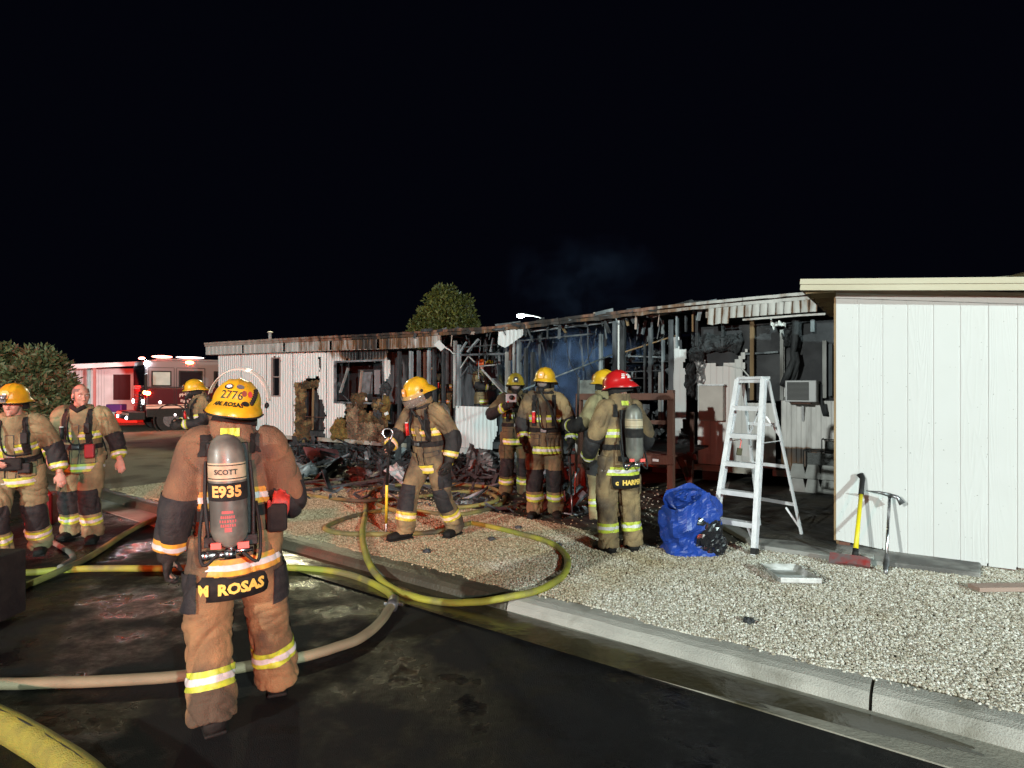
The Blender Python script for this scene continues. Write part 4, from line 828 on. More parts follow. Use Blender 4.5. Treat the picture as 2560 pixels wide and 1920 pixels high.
# tapered white blocks and wire stands against the wall
m_blk = M('grey_white_block', (.40, .41, .40), .8, col2=(.26, .26, .25), scale=6)
blk_lab = {(0, 0): 'tapered white block in the lower row nearest the ladder', (1, 0): 'tapered white block in the middle of the lower row by the shed', (2, 0): 'tapered white block in the lower row half hidden by the shed', (0, 1): 'tapered white block in the upper row nearest the ladder', (1, 1): 'tapered white block in the middle of the upper row by the shed', (2, 1): 'tapered white block in the upper row half hidden by the shed'}
for i, x in enumerate((1999, 2036, 2072)):
    for j, y in enumerate((1271, 1229)):
        a = wp(x, y, -.10 - .05 * j); q = MB().box((0, 0, .105), (.235, .10, .21), None, taper=.62).build('tapered_block', m_blk, None, bevel=.006); q.location = Matrix.Rotation(WANG, 4, 'Z') @ Vector((a.x, a.y - .35, 0)) + Vector((LX, LY, 0)); q.location.z = .152 if j == 0 else .365; q.rotation_euler = (0, 0, WANG)
        tag(q, blk_lab[(i, j)], 'block', 'tapered white blocks against the home')
fl_ = MB().bbox((-.5, -.08, 0), (.55, .08, .006)); 
for (x0, x1, y0, y1, v, lb) in ((2004, 2086, 1126, 1200, -.35, 'thin dark wire stand with mesh side beside the white shed'), (2050, 2092, 1098, 1128, -.2, 'smaller wire stand standing behind the mesh stand')):
    st = thing('wire_stand', lb, 'stand', (LX, LY, 0), WANG); a = wp(x0, y0, v); c = wp(x1, y0, v); zb = .15
    for (u, vv) in ((a.x, v), (c.x, v), (a.x, v + .3), (c.x, v + .3)): MB().tube([(u, vv, zb), (u, vv, a.z)], .008, 6).build('leg', m_black, st)
    b = MB()
    for p0, p1 in (((a.x, v), (c.x, v)), ((a.x, v + .3), (c.x, v + .3)), ((a.x, v), (a.x, v + .3)), ((c.x, v), (c.x, v + .3))): b.tube([(*p0, a.z), (*p1, a.z)], .009, 6)
    b.build('top_frame', m_black, st)
    MB().bbox((a.x + .05, v + .02, max(zb + .03, a.z - .45)), (c.x, v + .025, a.z - .03)).build('mesh_side', M('dark_mesh', (.13, .14, .14), .8, col2=(.07, .07, .07), scale=60), st)
# ================================================================== HOSES
def hose(name, px, r, mat, label, z=None, cat='hose', k=7, flat=1.0, gz=None, grp=None):
    flat = flat * .88
    pts = []
    for q in px:
        zz = q[2] if len(q) > 2 else (gz if gz is not None else 0); g = G(q[0], q[1], zz + r * flat); pts.append(g)
    pts = [Vector(p_) for p_ in catmull(pts, k)]
    for i, p_ in enumerate(pts): p_.z += .004 * mnoise.noise((i * .3, r, 3)); p_.x += .006 * mnoise.noise((i * .25, 9, r * 50))
    o = MB().tube(pts, r, 14, ry=[r * flat] * len(pts)).build(name, mat, None, True); return tag(o, label, cat, grp)
gz = .106
Y = .106
hose('fire_hose', [(28, 1433), (90, 1430), (152, 1425), (260, 1421), (401, 1421), (560, 1416), (715, 1419), (821, 1427), (892, 1443), (944, 1466), (976, 1486), (984, 1503)], .031, m_hose, 'bright yellow fire hose crossing the wet asphalt behind the foreground firefighter')
hose('fire_hose', [(980, 1514), (949, 1556), (897, 1597), (810, 1628), (723, 1649), (579, 1672), (463, 1689), (289, 1701), (120, 1707), (-60, 1711)], .036, m_hoset, 'thick tan fire hose curving round in front of the foreground firefighter')
cp = G(983, 1509, .035); cpl = thing('hose_coupling', 'silver coupling joining the yellow hose to the tan hose', 'coupling', (0, 0, 0)); b = MB(); q0, q1 = G(985, 1500, .033), G(979, 1518, .035); b.tube([q0, q1], [.045, .045], 14); b.build('ring', m_steel, cpl, True); MB().beam(cp + Vector((.03, 0, .0)), cp + Vector((.085, -.02, .0)), .02, .02).build('lug', m_chrome, cpl); MB().beam(cp + Vector((-.03, 0, .0)), cp + Vector((-.07, .01, .0)), .02, .02).build('lug', m_chrome, cpl)
hose('fire_hose', [(913, 1234, Y), (914.5, 1266, Y), (911, 1297, Y), (906, 1326, Y + .03), (907, 1354, Y), (920, 1400, .10), (948, 1446, .03), (987, 1474, 0.004), (1033, 1491, 0.004), (1103, 1505, .01), (1191, 1505, .04), (1279, 1491, .10), (1350, 1474, Y), (1403, 1442, Y), (1420, 1410, Y), (1406, 1378, Y), (1368, 1354, Y), (1279, 1329, Y), (1209, 1313, Y), (1177, 1308, Y)], .031, m_hose, 'yellow fire hose looping from the gravel over the kerb onto the road')
hose('fire_hose', [(1177, 1308, Y), (1090, 1330, Y), (980, 1335, Y), (909, 1336, Y), (849, 1333, Y), (814, 1322, Y), (832, 1308, Y), (877, 1292, Y), (934, 1280, Y), (997, 1273, Y), (1068, 1281, Y), (1138, 1287, Y), (1209, 1276, Y), (1251, 1259, Y), (1260, 1241, Y), (1230, 1220, Y), (1174, 1213, Y), (1121, 1211, Y), (1015, 1211, Y), (962, 1218, Y), (927, 1230, Y), (923, 1245, Y), (948, 1262, Y), (985, 1275, Y + .05), (1040, 1283, Y + .05)], .031, m_hosed, 'soot stained yellow hose coiled round the feet of the walking firefighter')
hose('fire_hose', [(700, 1226, Y), (758, 1236, Y), (821, 1245, Y), (892, 1252, Y + .05), (944, 1250, Y + .05), (997, 1246, Y), (1068, 1239, Y), (1138, 1230, Y), (1191, 1229, Y), (1230, 1236, Y + .05), (1240, 1252, Y + .05), (1174, 1266, Y + .02), (1100, 1272, Y)], .029, m_hosed, 'yellow hose running from the burnt home into the coil on the gravel')
hose('fire_hose', [(420, 1285), (378, 1301), (325, 1327), (271, 1362), (217, 1396), (174, 1416, .03), (108, 1446), (28, 1478), (-40, 1505)], .033, m_hosed, 'dull yellow hose running diagonally past the two left firefighters')
hose('fire_hose', [(165, 1255), (150, 1265), (108, 1291), (72, 1320), (67, 1330), (91, 1337), (122, 1350), (152, 1367), (176, 1382), (182, 1396), (169, 1407, .03), (150, 1418, .05)], .028, m_hoseg, 'grey kinked hose lying beside the two left firefighters')
hose('fire_hose', [(240, 1222), (282, 1204), (329, 1184), (376, 1158), (435, 1140), (520, 1128)], .05, m_hoseg, 'far grey hose running from the engine across dark ground')
hose('supply_hose', [(-120, 1760), (-30, 1795), (60, 1840), (130, 1884), (210, 1940), (300, 2040)], .082, M('olive_hose', (.30, .29, .04), .6, col2=(.20, .19, .035), scale=14, bump=.6, bscale=150), 'wide yellow supply hose in the lower left corner of the road', flat=.8)
sup = bpy.data.objects['supply_hose']; MB().tube([Vector(q) + Vector((0, 0, .0665)) for q in catmull([G(a_, b_, .066) for a_, b_ in ((-120, 1760), (-30, 1795), (60, 1840), (130, 1884), (210, 1940), (300, 2040))], 7)], .006, 6).build('seam', m_ink, sup, True)
# black case with chrome handle at the left edge
cas = thing('equipment_case', 'black equipment case with chrome carry handle at the left edge', 'case', G(-22, 1560, 0), 0)
MB().bbox((-.28, -.2, .02), (.10, .2, .50)).build('case_body', m_black, cas, bevel=.02); MB().tube([(-.1, -.05, .5), (-.08, -.05, .60), (.03, -.05, .60), (.085, -.05, .56), (.09, -.05, .49)], .009, 8).build('handle', m_chrome, cas, True); MB().tube([(.105, -.205, .05), (.107, -.205, .48)], .008, 8).build('corner_edge', m_steel, cas, True)
can = thing('fuel_can', 'red can standing on the road between the two left firefighters', 'can', G(103, 1312, 0), .3); MB().box((0, 0, .2), (.30, .2, .4)).build('can_body', M('red_can', (.28, .008, .012), .35), can, bevel=.03); MB().tube([(-.08, 0, .4), (-.06, 0, .46), (.06, 0, .46), (.08, 0, .4)], .012, 8).build('handle', m_redp, can, True)
# ================================================================== DEBRIS in front of the burnt wall
rng = random.Random(5)
b = MB(); 
for i in range(1900):
    x = rng.uniform(700, 1560); t = (x - 700) / 860; y = rng.uniform(1115 + 30 * t, 1175 + 75 * t) if rng.random() < .8 else rng.uniform(1120, 1245 + 60 * t)
    g = G(x, y, .10); s = abs(rng.gauss(.022, .028)) + .008
    hgt = .10 + max(0, rng.gauss(.06, .09)) * (1 if y < 1190 + 40 * t else .2)
    b.box((g.x, g.y, hgt + s * .2), (s * rng.uniform(1, 12), s * rng.uniform(.6, 1.8), s * rng.uniform(.1, .6)), (rng.gauss(0, .5), rng.gauss(0, .5), rng.random() * 3.1), mi=rng.choice([0, 0, 0, 0, 0, 0, 0, 0, 1, 1, 2]))
o = b.build('debris_pile', [m_char, m_ash, m_ashpale]); tag(o, 'heap of charred rubble and ash under the burnt front wall', 'debris', kind='stuff')
def loose(name, px, py, size, rot, mat, label, cat, z=.16, grp=None):
    o = MB().box((0, 0, 0), size).build(name, mat, None, bevel=.004); o.location = G(px, py, z); o.rotation_euler = rot; return tag(o, label, cat, grp)
loose('red_tray', 810, 1140, (.75, .5, .05), (.55, .15, .75), M('maroon_plastic', (.16, .03, .035), .35, col2=(.3, .12, .12), scale=5), 'maroon flat box tilted on the rubble under the burnt window', 'box', .28)
def sheetmetal(px, py, w, h, rot, mat, label, seed, z=.2):
    b = MB(); n = 14; vs = []; fs = []
    for j in range(n + 1):
        for i in range(n + 1):
            x, y = w * (i / n - .5), h * (j / n - .5); vs.append((x, y, .16 * mnoise.noise((x * 4, y * 4, seed)) + .06 * (1 - 2 * abs(mnoise.noise((x * 9, y * 9, seed))))))
    fs = [(j * (n + 1) + i, j * (n + 1) + i + 1, (j + 1) * (n + 1) + i + 1, (j + 1) * (n + 1) + i) for j in range(n) for i in range(n)]
    b.add(vs, fs); me = b.mesh('sheet_metal'); bm = bmesh.new(); bm.from_mesh(me); bmesh.ops.solidify(bm, geom=bm.faces[:], thickness=.004); bm.to_mesh(me); bm.free()
    o = put('sheet_metal', me, mat); o.location = G(px, py, z); o.rotation_euler = rot; return tag(o, label, 'sheet metal')
m_crump = M('crumpled_metal', (.38, .40, .41), .45, .3, col2=(.08, .08, .08), scale=5, amt=.45)
sheetmetal(1212, 1158, .75, .55, (1.0, .3, .4), m_crump, 'crumpled pale metal sheet fallen below the white ribbed panel', 3, .32)
sheetmetal(1000, 1190, .55, .25, (.6, .5, -.6), M('sheet_white', (.5, .54, .54), .5, col2=(.2, .2, .2), scale=4), 'bent white metal strip lying behind the walking firefighter', 6, .25)
sheetmetal(790, 1180, .9, .5, (.3, .1, .5), m_crump, 'buckled grey metal sheet lying in rubble left of the coil', 9, .2)
sheetmetal(905, 1185, .8, .3, (.2, .1, .2), m_crump, 'long grey metal sheet on the rubble behind the pole', 12, .2)
sheetmetal(1290, 1160, .5, .5, (.8, -.3, 1.2), M('black_metal', (.05, .05, .05), .5, col2=(.15, .15, .15), scale=4), 'blackened crumpled sheet beside the firefighter holding a camera', 15, .3)
for i, (x, y, L_, a) in enumerate(((740, 1178, 1.1, .3), (770, 1205, 1.3, -.25), (862, 1212, 1.4, .15), (950, 1180, 1.2, .5), (1060, 1195, .9, -.5), (1150, 1190, .8, .2), (700, 1160, .9, .9))):
    lab = ['charred board sloping on the rubble under the burnt hole', 'long charred board lying at the edge of the rubble', 'longest charred board on the ground beside the hose', 'charred board tilted behind the walking firefighter', 'short charred board behind the right boot of the walker', 'charred board lying below the white ribbed panel', 'charred board farthest left, near the dirt'][i]
    loose('charred_plank', x, y, (L_, .09, .035), (.05, -.12, a), rng.choice([m_char, m_ash]), lab, 'board', .19, 'charred boards fallen from the wall')
for i, (x, y) in enumerate(((868, 1192), (893, 1201), (886, 1196))):
    o = crumple('insulation_scrap', (0, 0, 0), (.09, .07, .05), m_ashpale if i else m_white, None, 20 + i, 16, 10, .5); o.location = G(x, y, .14); tag(o, ['round white scrap on the rubble left of the pole', 'grey curled scrap nearest the hose coil', 'pale twisted scrap between two other scraps'][i], 'scrap')
for i, (x, y) in enumerate(((1068, 1378), (1228, 1347), (1396, 1363), (1872, 1552), (1295, 1318))):
    o = crumple('charcoal_lump', (0, 0, 0), (.035, .03, .02), m_char, None, 30 + i, 12, 8, .6); o.location = G(x, y, .125); tag(o, ['black charred scrap alone in the middle of the gravel', 'black speck of char near the small hose end', 'black char lump touching the loop of yellow hose', 'black scrap on the pale gravel below the paint tray', 'tiny black char on gravel behind the hose end'][i], 'charcoal', 'bits of char on the gravel')
# ================================================================== FIRE ENGINE
TRK = P(365, 968, 22.0); TRK.z = 0
trk = thing('fire_engine', 'maroon and white fire engine with red beacons lit, parked on the cross street', 'fire engine', TRK, math.atan2(.66, .75))
WD = 2.45
def tb(a, b_, mat, name, bev=.02, label=None): return MB().bbox(a, b_).build(name, mat, trk, bevel=bev, label=label)
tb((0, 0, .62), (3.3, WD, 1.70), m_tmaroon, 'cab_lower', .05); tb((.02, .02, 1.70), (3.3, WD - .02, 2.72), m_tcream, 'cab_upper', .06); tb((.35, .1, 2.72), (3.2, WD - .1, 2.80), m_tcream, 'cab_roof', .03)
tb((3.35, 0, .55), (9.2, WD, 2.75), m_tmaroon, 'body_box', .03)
ind = m_ink
def win(x0, x1, z0, z1, mat=m_dglass):
    f = tb((x0 - .05, -.012, z0 - .05), (x1 + .05, -.002, z1 + .05), m_black, 'window', .01); MB().bbox((x0, -.022, z0), (x1, -.014, z1)).build('pane', mat, f)
win(.22, .78, 1.80, 2.28, M('painted_lit_glass', (.32, .46, .45), .15, col2=(.5, .62, .6), scale=3)); win(1.12, 1.85, 1.78, 2.30); win(2.35, 3.1, 1.78, 2.30)  # first pane: pale teal colour stands in for light on the glass
tb((.24, -.02, 1.80), (.42, -.012 + .006, 2.0), m_black, 'painted_mirror_shadow', .005)  # black slab laid on the pane to paint the mirror's shadow
for x0, x1 in ((.08, .92), (1.0, 1.98)):
    b = MB(); 
    for p0, p1 in (((x0, .75), (x1, .75)), ((x0, 2.45), (x1, 2.45))): b.bbox((p0[0], -.006, p0[1] - .008), (p1[0], -.001, p0[1] + .008))
    for x in (x0, x1): b.bbox((x - .008, -.007, .76), (x + .008, -.001, 2.44))
    b.build('door_seam', m_ink, trk)
tb((1.86, -.04, 1.62), (1.94, -.01, 1.66), m_chrome, 'door_handle', .005)
for z0, z1 in ((.93, 1.01), (1.04, 1.07)): tb((.0, -.010, z0), (3.3, -.002, z1), m_refl, 'side_stripe', .002)
tb((0.02, -.006, .62), (3.3, -.001, .90), m_black, 'sill', .004)
# front
tb((-.03, .15, 1.78), (.0, WD - .15, 2.55), m_dglass, 'windshield', .02); tb((-.06, .55, .80), (.0, WD - .55, 1.55), m_black, 'grille', .02)
for k in range(6): tb((-.075, .6, .86 + k * .11), (-.06, WD - .6, .90 + k * .11), m_chrome, 'grille_bar', .004)
tb((-.55, -.02, .52), (-.02, WD + .02, .82), m_black, 'bumper', .03); tb((-.57, .0, .70), (-.55, WD, .78), m_refl, 'bumper_stripe', .003)
for y in (.28, WD - .28):
    tb((-.05, y - .2, 1.05), (.0, y + .2, 1.32), m_chrome, 'lamp_housing', .02); o = MB().ell((-.06, y, 1.18), (.03, .09, .09)).build('headlight', E('headlight_glow', (.9, .95, 1), 9), trk)
    MB().ell((-.56, y + .05, .60), (.04, .09, .06)).build('bumper_lamp', E('bumper_glow', (.9, .97, 1), 14), trk)
for (c, r, nm, mt) in (((-.03, .08, 1.52), (.05, .09, .07), 'beacon', 'r'), ((.06, .0, 1.50), (.09, .04, .07), 'beacon', 'r'), ((1.45, .04, 2.66), (.16, .05, .06), 'beacon', 'r'), ((.55, .15, 2.86), (.35, .12, .05), 'beacon', 'r2'), ((1.5, .15, 2.86), (.5, .08, .035), 'light_bar', 'w'), ((.05, .1, 2.60), (.09, .12, .10), 'scene_light', 'W'), ((-.05, .5, 2.80), (.1, .3, .05), 'beacon', 'r2'), ((.45, -.02, 1.16), (.05, .03, .06), 'marker_lamp', 'w2'), ((.95, -.02, .68), (.04, .02, .05), 'marker_lamp', 'w2')):
    MB().ell(c, r).build(nm, {'r': E('red_glow', (1, .05, .01), 300), 'r2': E('red_glow_soft', (1, .22, .16), 10), 'w': E('white_glow', (1, .75, .72), 4), 'W': E('scene_glow', (.85, .97, 1), 480), 'w2': E('pale_glow', (1, .8, .8), 3)}[mt], trk)
for y in (-.42, ): tb((-.12, y, 1.6), (-.02, y + .12, 2.2), m_black, 'mirror', .02); MB().tube([(0, -.02, 2.2), (-.07, -.36, 2.2)], .02, 6).build('mirror_arm', m_chrome, trk)
for x, y in ((.82, .16), (.82, WD - .16), (6.8, .16), (6.8, WD - .16)):
    wmat = Matrix.Translation((x, y, .50)) @ Matrix.Rotation(R(90), 4, 'X'); b = MB(); b.lathe([(.28, -.16), (.48, -.16), (.51, -.1), (.51, .1), (.48, .16), (.28, .16)], 28, 0, wmat); wh = b.build('wheel', m_black, trk, 'auto'); b = MB(); b.lathe([(.05, .165), (.27, .165), (.29, .12), (.05, .12)], 24, 0, wmat); b.build('rim', m_chrome, wh, 'auto')
b = MB(); b.lathe([(.56, -.03), (.60, -.03), (.60, .03), (.56, .03)], 28, 0, Matrix.Translation((.82, .0, .5)) @ Matrix.Rotation(R(90), 4, 'X'), cap=False); b.build('wheel_arch', m_black, trk)
def textmesh(body, size, bold=.0, ext=.0):
    cu = bpy.data.curves.new('t', 'FONT'); cu.body = body; cu.size = size; cu.align_x = 'CENTER'; cu.align_y = 'CENTER'; cu.offset = bold; cu.extrude = ext; cu.resolution_u = 2
    o = bpy.data.objects.new('t', cu); COL.objects.link(o); dg = bpy.context.evaluated_depsgraph_get(); me = bpy.data.meshes.new_from_object(o.evaluated_get(dg)); bpy.data.objects.remove(o); bpy.data.curves.remove(cu); return me
def letters(name, body, size, fn, mat, parent, bold=.0, spacing=None):
    me = textmesh(body, size, bold)
    if size > .03:
        bm = bmesh.new(); bm.from_mesh(me); bmesh.ops.triangulate(bm, faces=bm.faces[:]); bmesh.ops.subdivide_edges(bm, edges=[e for e in bm.edges if e.calc_length() > size * .4], cuts=2); bm.to_mesh(me); bm.free()
    for v in me.vertices: v.co = fn(v.co.x, v.co.y)
    return put(name, me, mat, parent)
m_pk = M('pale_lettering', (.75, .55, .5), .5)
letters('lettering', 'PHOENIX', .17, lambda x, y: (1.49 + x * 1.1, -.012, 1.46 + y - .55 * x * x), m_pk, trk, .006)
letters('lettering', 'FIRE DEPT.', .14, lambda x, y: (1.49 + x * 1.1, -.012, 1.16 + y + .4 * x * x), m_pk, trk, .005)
b = MB(); b.lathe([(.075, -.004), (.10, -.004), (.10, .004), (.075, .004)], 20, 0, Matrix.Translation((1.49, -.011, 1.33)) @ Matrix.Rotation(R(90), 4, 'X'), cap=False); b.box((1.49, -.012, 1.33), (.05, .006, .09)); b.box((1.49, -.011, 1.36), (.09, .006, .03)); b.build('emblem', m_pk, trk)
lm = lamp('engine_light', TRK + Vector((-.75 * .6 - .2, -.66 * .6, 1.5)), 5500, (1, .03, .02), .1, 60, P(315, 990, 32)); lm.parent = None
lamp('engine_light', TRK + Vector((-.5, .3, 2.75)), 6500, (.85, .97, 1), .08, 19, P(205, 975, 32), .25)
lamp('engine_light', TRK + Vector((1.3, -1.3, 3.0)), 60, (1, .05, .03), .08, 130, TRK + Vector((1.6, 1.3, .8)))
# ================================================================== FAR HOUSE with carport
hs = thing('far_house', 'low white house with a carport roof glowing red beside the engine', 'house', (0, 0, 0))
def hb(px0, px1, d0, z0, z1, mat, name, th=.1, par=None):
    x0, x1 = (px0 - CX) / F * d0, (px1 - CX) / F * d0; return MB().bbox((x0, d0, z0), (x1, d0 + th, z1)).build(name, mat, par or hs)
m_hw = M('pale_stucco', (.55, .53, .50), .7, col2=(.45, .43, .4), scale=2)
hb(150, 560, 33, 0, 2.75, m_hw, 'wall'); 
for k in range(12):
    x = 183 + k * 7; hb(x, x + .6, 32.98, .1, 2.7, M('groove', (.3, .29, .28), .8) if k == 0 else bpy.data.materials['groove'], 'groove', .015)
wf = hb(279, 330, 32.93, .95, 2.5, m_hw, 'window', .06); hb(283, 326, 32.91, 1.02, 2.42, M('dim_glass', (.06, .02, .02), .2), 'pane', .015, wf)
hb(233, 237, 30.2, 0, 2.85, M('post_paint', (.3, .12, .1), .6), 'post', .1)
x0, x1 = (178 - CX) / F * 29.8, (352 - CX) / F * 29.8
b = MB(); b.add([(x0, 29.8, 2.62), (x1, 29.8, 2.80), (x1 + .8, 34, 3.0), (x0 - 2, 34, 2.9), (x0, 29.8, 2.86), (x1, 29.8, 3.0), (x1 + .8, 34, 3.2), (x0 - 2, 34, 3.1)], [(3, 2, 1, 0), (4, 5, 6, 7), (0, 1, 5, 4), (1, 2, 6, 5), (2, 3, 7, 6), (3, 0, 4, 7)]); b.build('carport_roof', m_hw, hs)
bn = MB().box(P(291, 1020, 27) , (.7, .4, .35)).build('blue_bin', M('blue_plastic', (.03, .05, .3), .5), None, bevel=.03); bn.location.z -= 0; tag(bn, 'blue bin top showing in front of the far red lit wall', 'bin')
bn2 = MB().bbox(tuple(G(286, 1062, 0)), tuple(G(342, 1062, 0) + Vector((0, .6, .55)))).build('red_planter', M('brick_red', (.3, .08, .05), .8), None, bevel=.02); tag(bn2, 'low red block beside the front wheel of the engine', 'planter')
cn = MB().bbox(tuple(G(300, 1087, 0)), tuple(G(432, 1087, 0) + Vector((0, .5, .09)))).build('kerb', m_concrete, None); struct(cn)
# ================================================================== SHRUB, TREE, LAMP
def leaves(name, blobs, n, size, mats, parent, seed, up=.3):
    rs = np.random.default_rng(seed); V = []; Fc = []; MI = []
    wts = np.array([b_[3] ** 2 for b_ in blobs]); wts /= wts.sum()
    for i in range(n):
        c = blobs[rs.choice(len(blobs), p=wts)]; d = rs.normal(size=3); d /= np.linalg.norm(d); r = c[3] * (.45 + .72 * rs.random() ** .55)
        p_ = np.array(c[:3]) + d * r * np.array(c[4] if len(c) > 4 else (1, 1, 1)); 
        if p_[2] < .05: continue
        a = rs.normal(size=3) + d * .8 + np.array([0, 0, up]); a /= np.linalg.norm(a); b2 = np.cross(a, rs.normal(size=3)); b2 /= np.linalg.norm(b2) + 1e-9; s = size * rs.uniform(.6, 1.4)
        k = len(V); V += [tuple(p_), tuple(p_ + a * s * .5 + b2 * s * .2), tuple(p_ + a * s), tuple(p_ + a * s * .5 - b2 * s * .2)]; Fc.append((k, k + 1, k + 2, k + 3)); MI.append(int(rs.random() * len(mats)))
    me = bpy.data.meshes.new(name); me.from_pydata(V, [], Fc); me.polygons.foreach_set('material_index', MI); return put(name, me, mats, parent)
def clumps(cx, cy, z0, z1, rx, ry, n, r, seed, top=.7):
    rs = random.Random(seed); out = []
    for i in range(n):
        f = rs.random(); z = z0 + (z1 - z0) * f; w = math.sqrt(max(.05, 1 - (max(0, f - .35) / .72) ** 2)); a = rs.random() * 6.28; q = math.sqrt(rs.random())
        out.append((cx + rx * w * q * math.cos(a), cy + ry * w * q * math.sin(a), z, r * rs.uniform(.6, 1.25)))
    return out
sb = P(36, 968, 12.6); sb.z = 0
shr = thing('oleander_shrub', 'big leafy shrub at the left edge behind the helmeted firefighter', 'shrub', (0, 0, 0))
bl = clumps(sb.x, sb.y, .2, 2.5, 1.2, .8, 60, .26, 3)
leaves('crown', bl, 15000, .13, [m_leaf, m_leaf, m_leaf3, m_leaf], shr, 2, .5)
for i in range(9):
    a = i * .7; MB().tube([(sb.x + .1 * math.cos(a), sb.y + .1 * math.sin(a), 0), (sb.x + .4 * math.cos(a), sb.y + .35 * math.sin(a), 1.0), (sb.x + .85 * math.cos(a), sb.y + .6 * math.sin(a), 2.1)], [.03, .02, .008], 6).build('stem', m_bark, shr)
tr = thing('tree', 'round green tree rising behind the roof of the burnt home', 'tree', (0, 0, 0))
tp = P(1108, 968, 27); tp.z = 0
bl = [(tp.x + dx, tp.y + dy, z, r) for dx, dy, z, r in ((-.2, 0, 4.7, .8), (.4, .2, 5.2, .55), (-.05, -.2, 5.75, .42), (.25, 0, 6.0, .28), (.95, 0, 5.35, .38), (-.8, 0, 4.7, .45), (.3, -.2, 4.3, .85), (-1.15, 0, 4.25, .4), (1.0, .1, 4.3, .6), (-.2, .2, 6.1, .22), (1.15, 0, 4.9, .32), (-.95, .2, 5.05, .22), (-1.6, 0, 3.75, .26), (0, .3, 3.7, 1.0), (-.7, -.2, 3.8, .7), (-1.3, 0, 4.6, .2), (1.35, 0, 4.1, .3), (1.1, -.1, 5.65, .2), (-.45, 0, 5.5, .35), (-.6, 0, 5.85, .16), (.6, 0, 5.75, .2), (1.4, 0, 4.55, .18), (-1.45, 0, 4.15, .2))]
leaves('crown', bl, 12000, .17, [m_leaf2, m_leaf2, m_leaf2, m_leaf], tr, 5, .3)
MB().tube([tp, tp + Vector((.05, 0, 1.8)), tp + Vector((-.05, 0, 4.2))], [.2, .15, .06], 9).build('trunk', m_bark, tr)
for dx, dz in ((-1, 4.6), (.8, 4.9), (.3, 5.4), (-.5, 5.2)): MB().tube([tp + Vector((0, 0, 2)), tp + Vector((dx * .5, 0, 3.4)), tp + Vector((dx, 0, dz))], [.09, .06, .02], 6).build('branch', m_bark, tr)
lamp('tree_fill_light', tp + Vector((-4, -8, 5.5)), 750, (.95, .9, .55), .2)  # added unseen lamp that brightens the tree crown
st = thing('street_lamp', 'lit street lamp on a curved arm showing above the charred roof', 'street lamp', (0, 0, 0))
d = 30; hd = P(1303, 788, d); px_ = P(1372, 806, d); base = Vector((px_.x + .25, d, 0))
MB().tube([base, Vector((base.x, d, hd.z - .5)), Vector((base.x, d, hd.z - .42))], [.09, .06, .05], 10).build('pole', m_steel, st, True)
MB().tube(catmull([Vector((base.x, d, hd.z - .5)), px_, P(1350, 794, d), P(1330, 789, d), P(1312, 787.5, d)], 5), .035, 8).build('arm', M('lamp_arm_grey', (.5, .5, .5), .5), st, True)
MB().ell(hd + Vector((.05, 0, .06)), (.3, .14, .07)).build('lamp_head', m_steel, st, True); MB().ell(hd + Vector((-.02, 0, -.02)), (.2, .12, .12)).build('lamp_glass', E('lamp_glow', (.85, 1, 1), 60), st, True)
lamp('street_light', hd + Vector((0, -.1, -.3)), 300, (.85, 1, 1), .1)
# ================================================================== SMOKE drifting in the burnt rooms
def smoke():
    m = bpy.data.materials.new('smoke'); m.use_nodes = True; nt = m.node_tree; nt.nodes.remove(nt.nodes['Principled BSDF']); N = nt.nodes.new; L = nt.links.new
    pv = N('ShaderNodeVolumePrincipled'); pv.inputs['Color'].default_value = (.34, .55, 1.0, 1); pv.inputs['Anisotropy'].default_value = -.1
    tc = N('ShaderNodeTexCoord'); n = N('ShaderNodeTexNoise'); n.inputs['Scale'].default_value = 1.5; n.inputs['Detail'].default_value = 4; n.inputs['Distortion'].default_value = .8; L(tc.outputs['Object'], n.inputs[0])
    mr = N('ShaderNodeMapRange'); mr.inputs[1].default_value = .47; mr.inputs[2].default_value = .72; mr.inputs[3].default_value = 0; mr.inputs[4].default_value = 2.8; L(n.outputs[0], mr.inputs[0])
    gp = N('ShaderNodeTexGradient'); gp.gradient_type = 'SPHERICAL'; mp = N('ShaderNodeMapping'); mp.vector_type = 'TEXTURE'; mp.inputs['Location'].default_value = (0, 0, .15); mp.inputs['Scale'].default_value = (1.9, 1.75, 1.25); L(tc.outputs['Object'], mp.inputs[0]); L(mp.outputs[0], gp.inputs[0])
    g2 = N('ShaderNodeMath'); g2.operation = 'POWER'; g2.inputs[1].default_value = .8; L(gp.outputs[1], g2.inputs[0])
    ml = N('ShaderNodeMath'); ml.operation = 'MULTIPLY'; L(mr.outputs[0], ml.inputs[0]); L(g2.outputs[0], ml.inputs[1]); L(ml.outputs[0], pv.inputs['Density']); L(pv.outputs[0], nt.nodes['Material Output'].inputs['Volume'])
    b = MB().box((0, 0, 0), (3.9, 3.3, 2.2)); o = b.build('smoke', m); u = wp(1445, 880, 1.6); o.location = Matrix.Rotation(WANG, 4, 'Z') @ Vector((u.x, 1.6, 2.05)) + Vector((LX, LY, 0)); o.rotation_euler = (0, 0, WANG)
    tag(o, 'thin blue smoke hanging in the burnt room behind the front men', 'smoke', kind='stuff')
    m2 = m.copy(); m2.name = 'thin_smoke'
    for nd in m2.node_tree.nodes:
        if nd.type == 'MAP_RANGE': nd.inputs[4].default_value = .045
    o2 = MB().box((0, 0, 0), (3.9, 3.0, 1.6)).build('smoke', m2); u = wp(1450, 775, 1.6); o2.location = Matrix.Rotation(WANG, 4, 'Z') @ Vector((u.x, 1.6, 4.0)) + Vector((LX, LY, 0)); o2.rotation_euler = (0, 0, WANG)
    tag(o2, 'faint wisp of smoke drifting above the charred roof', 'smoke', kind='stuff')
smoke()
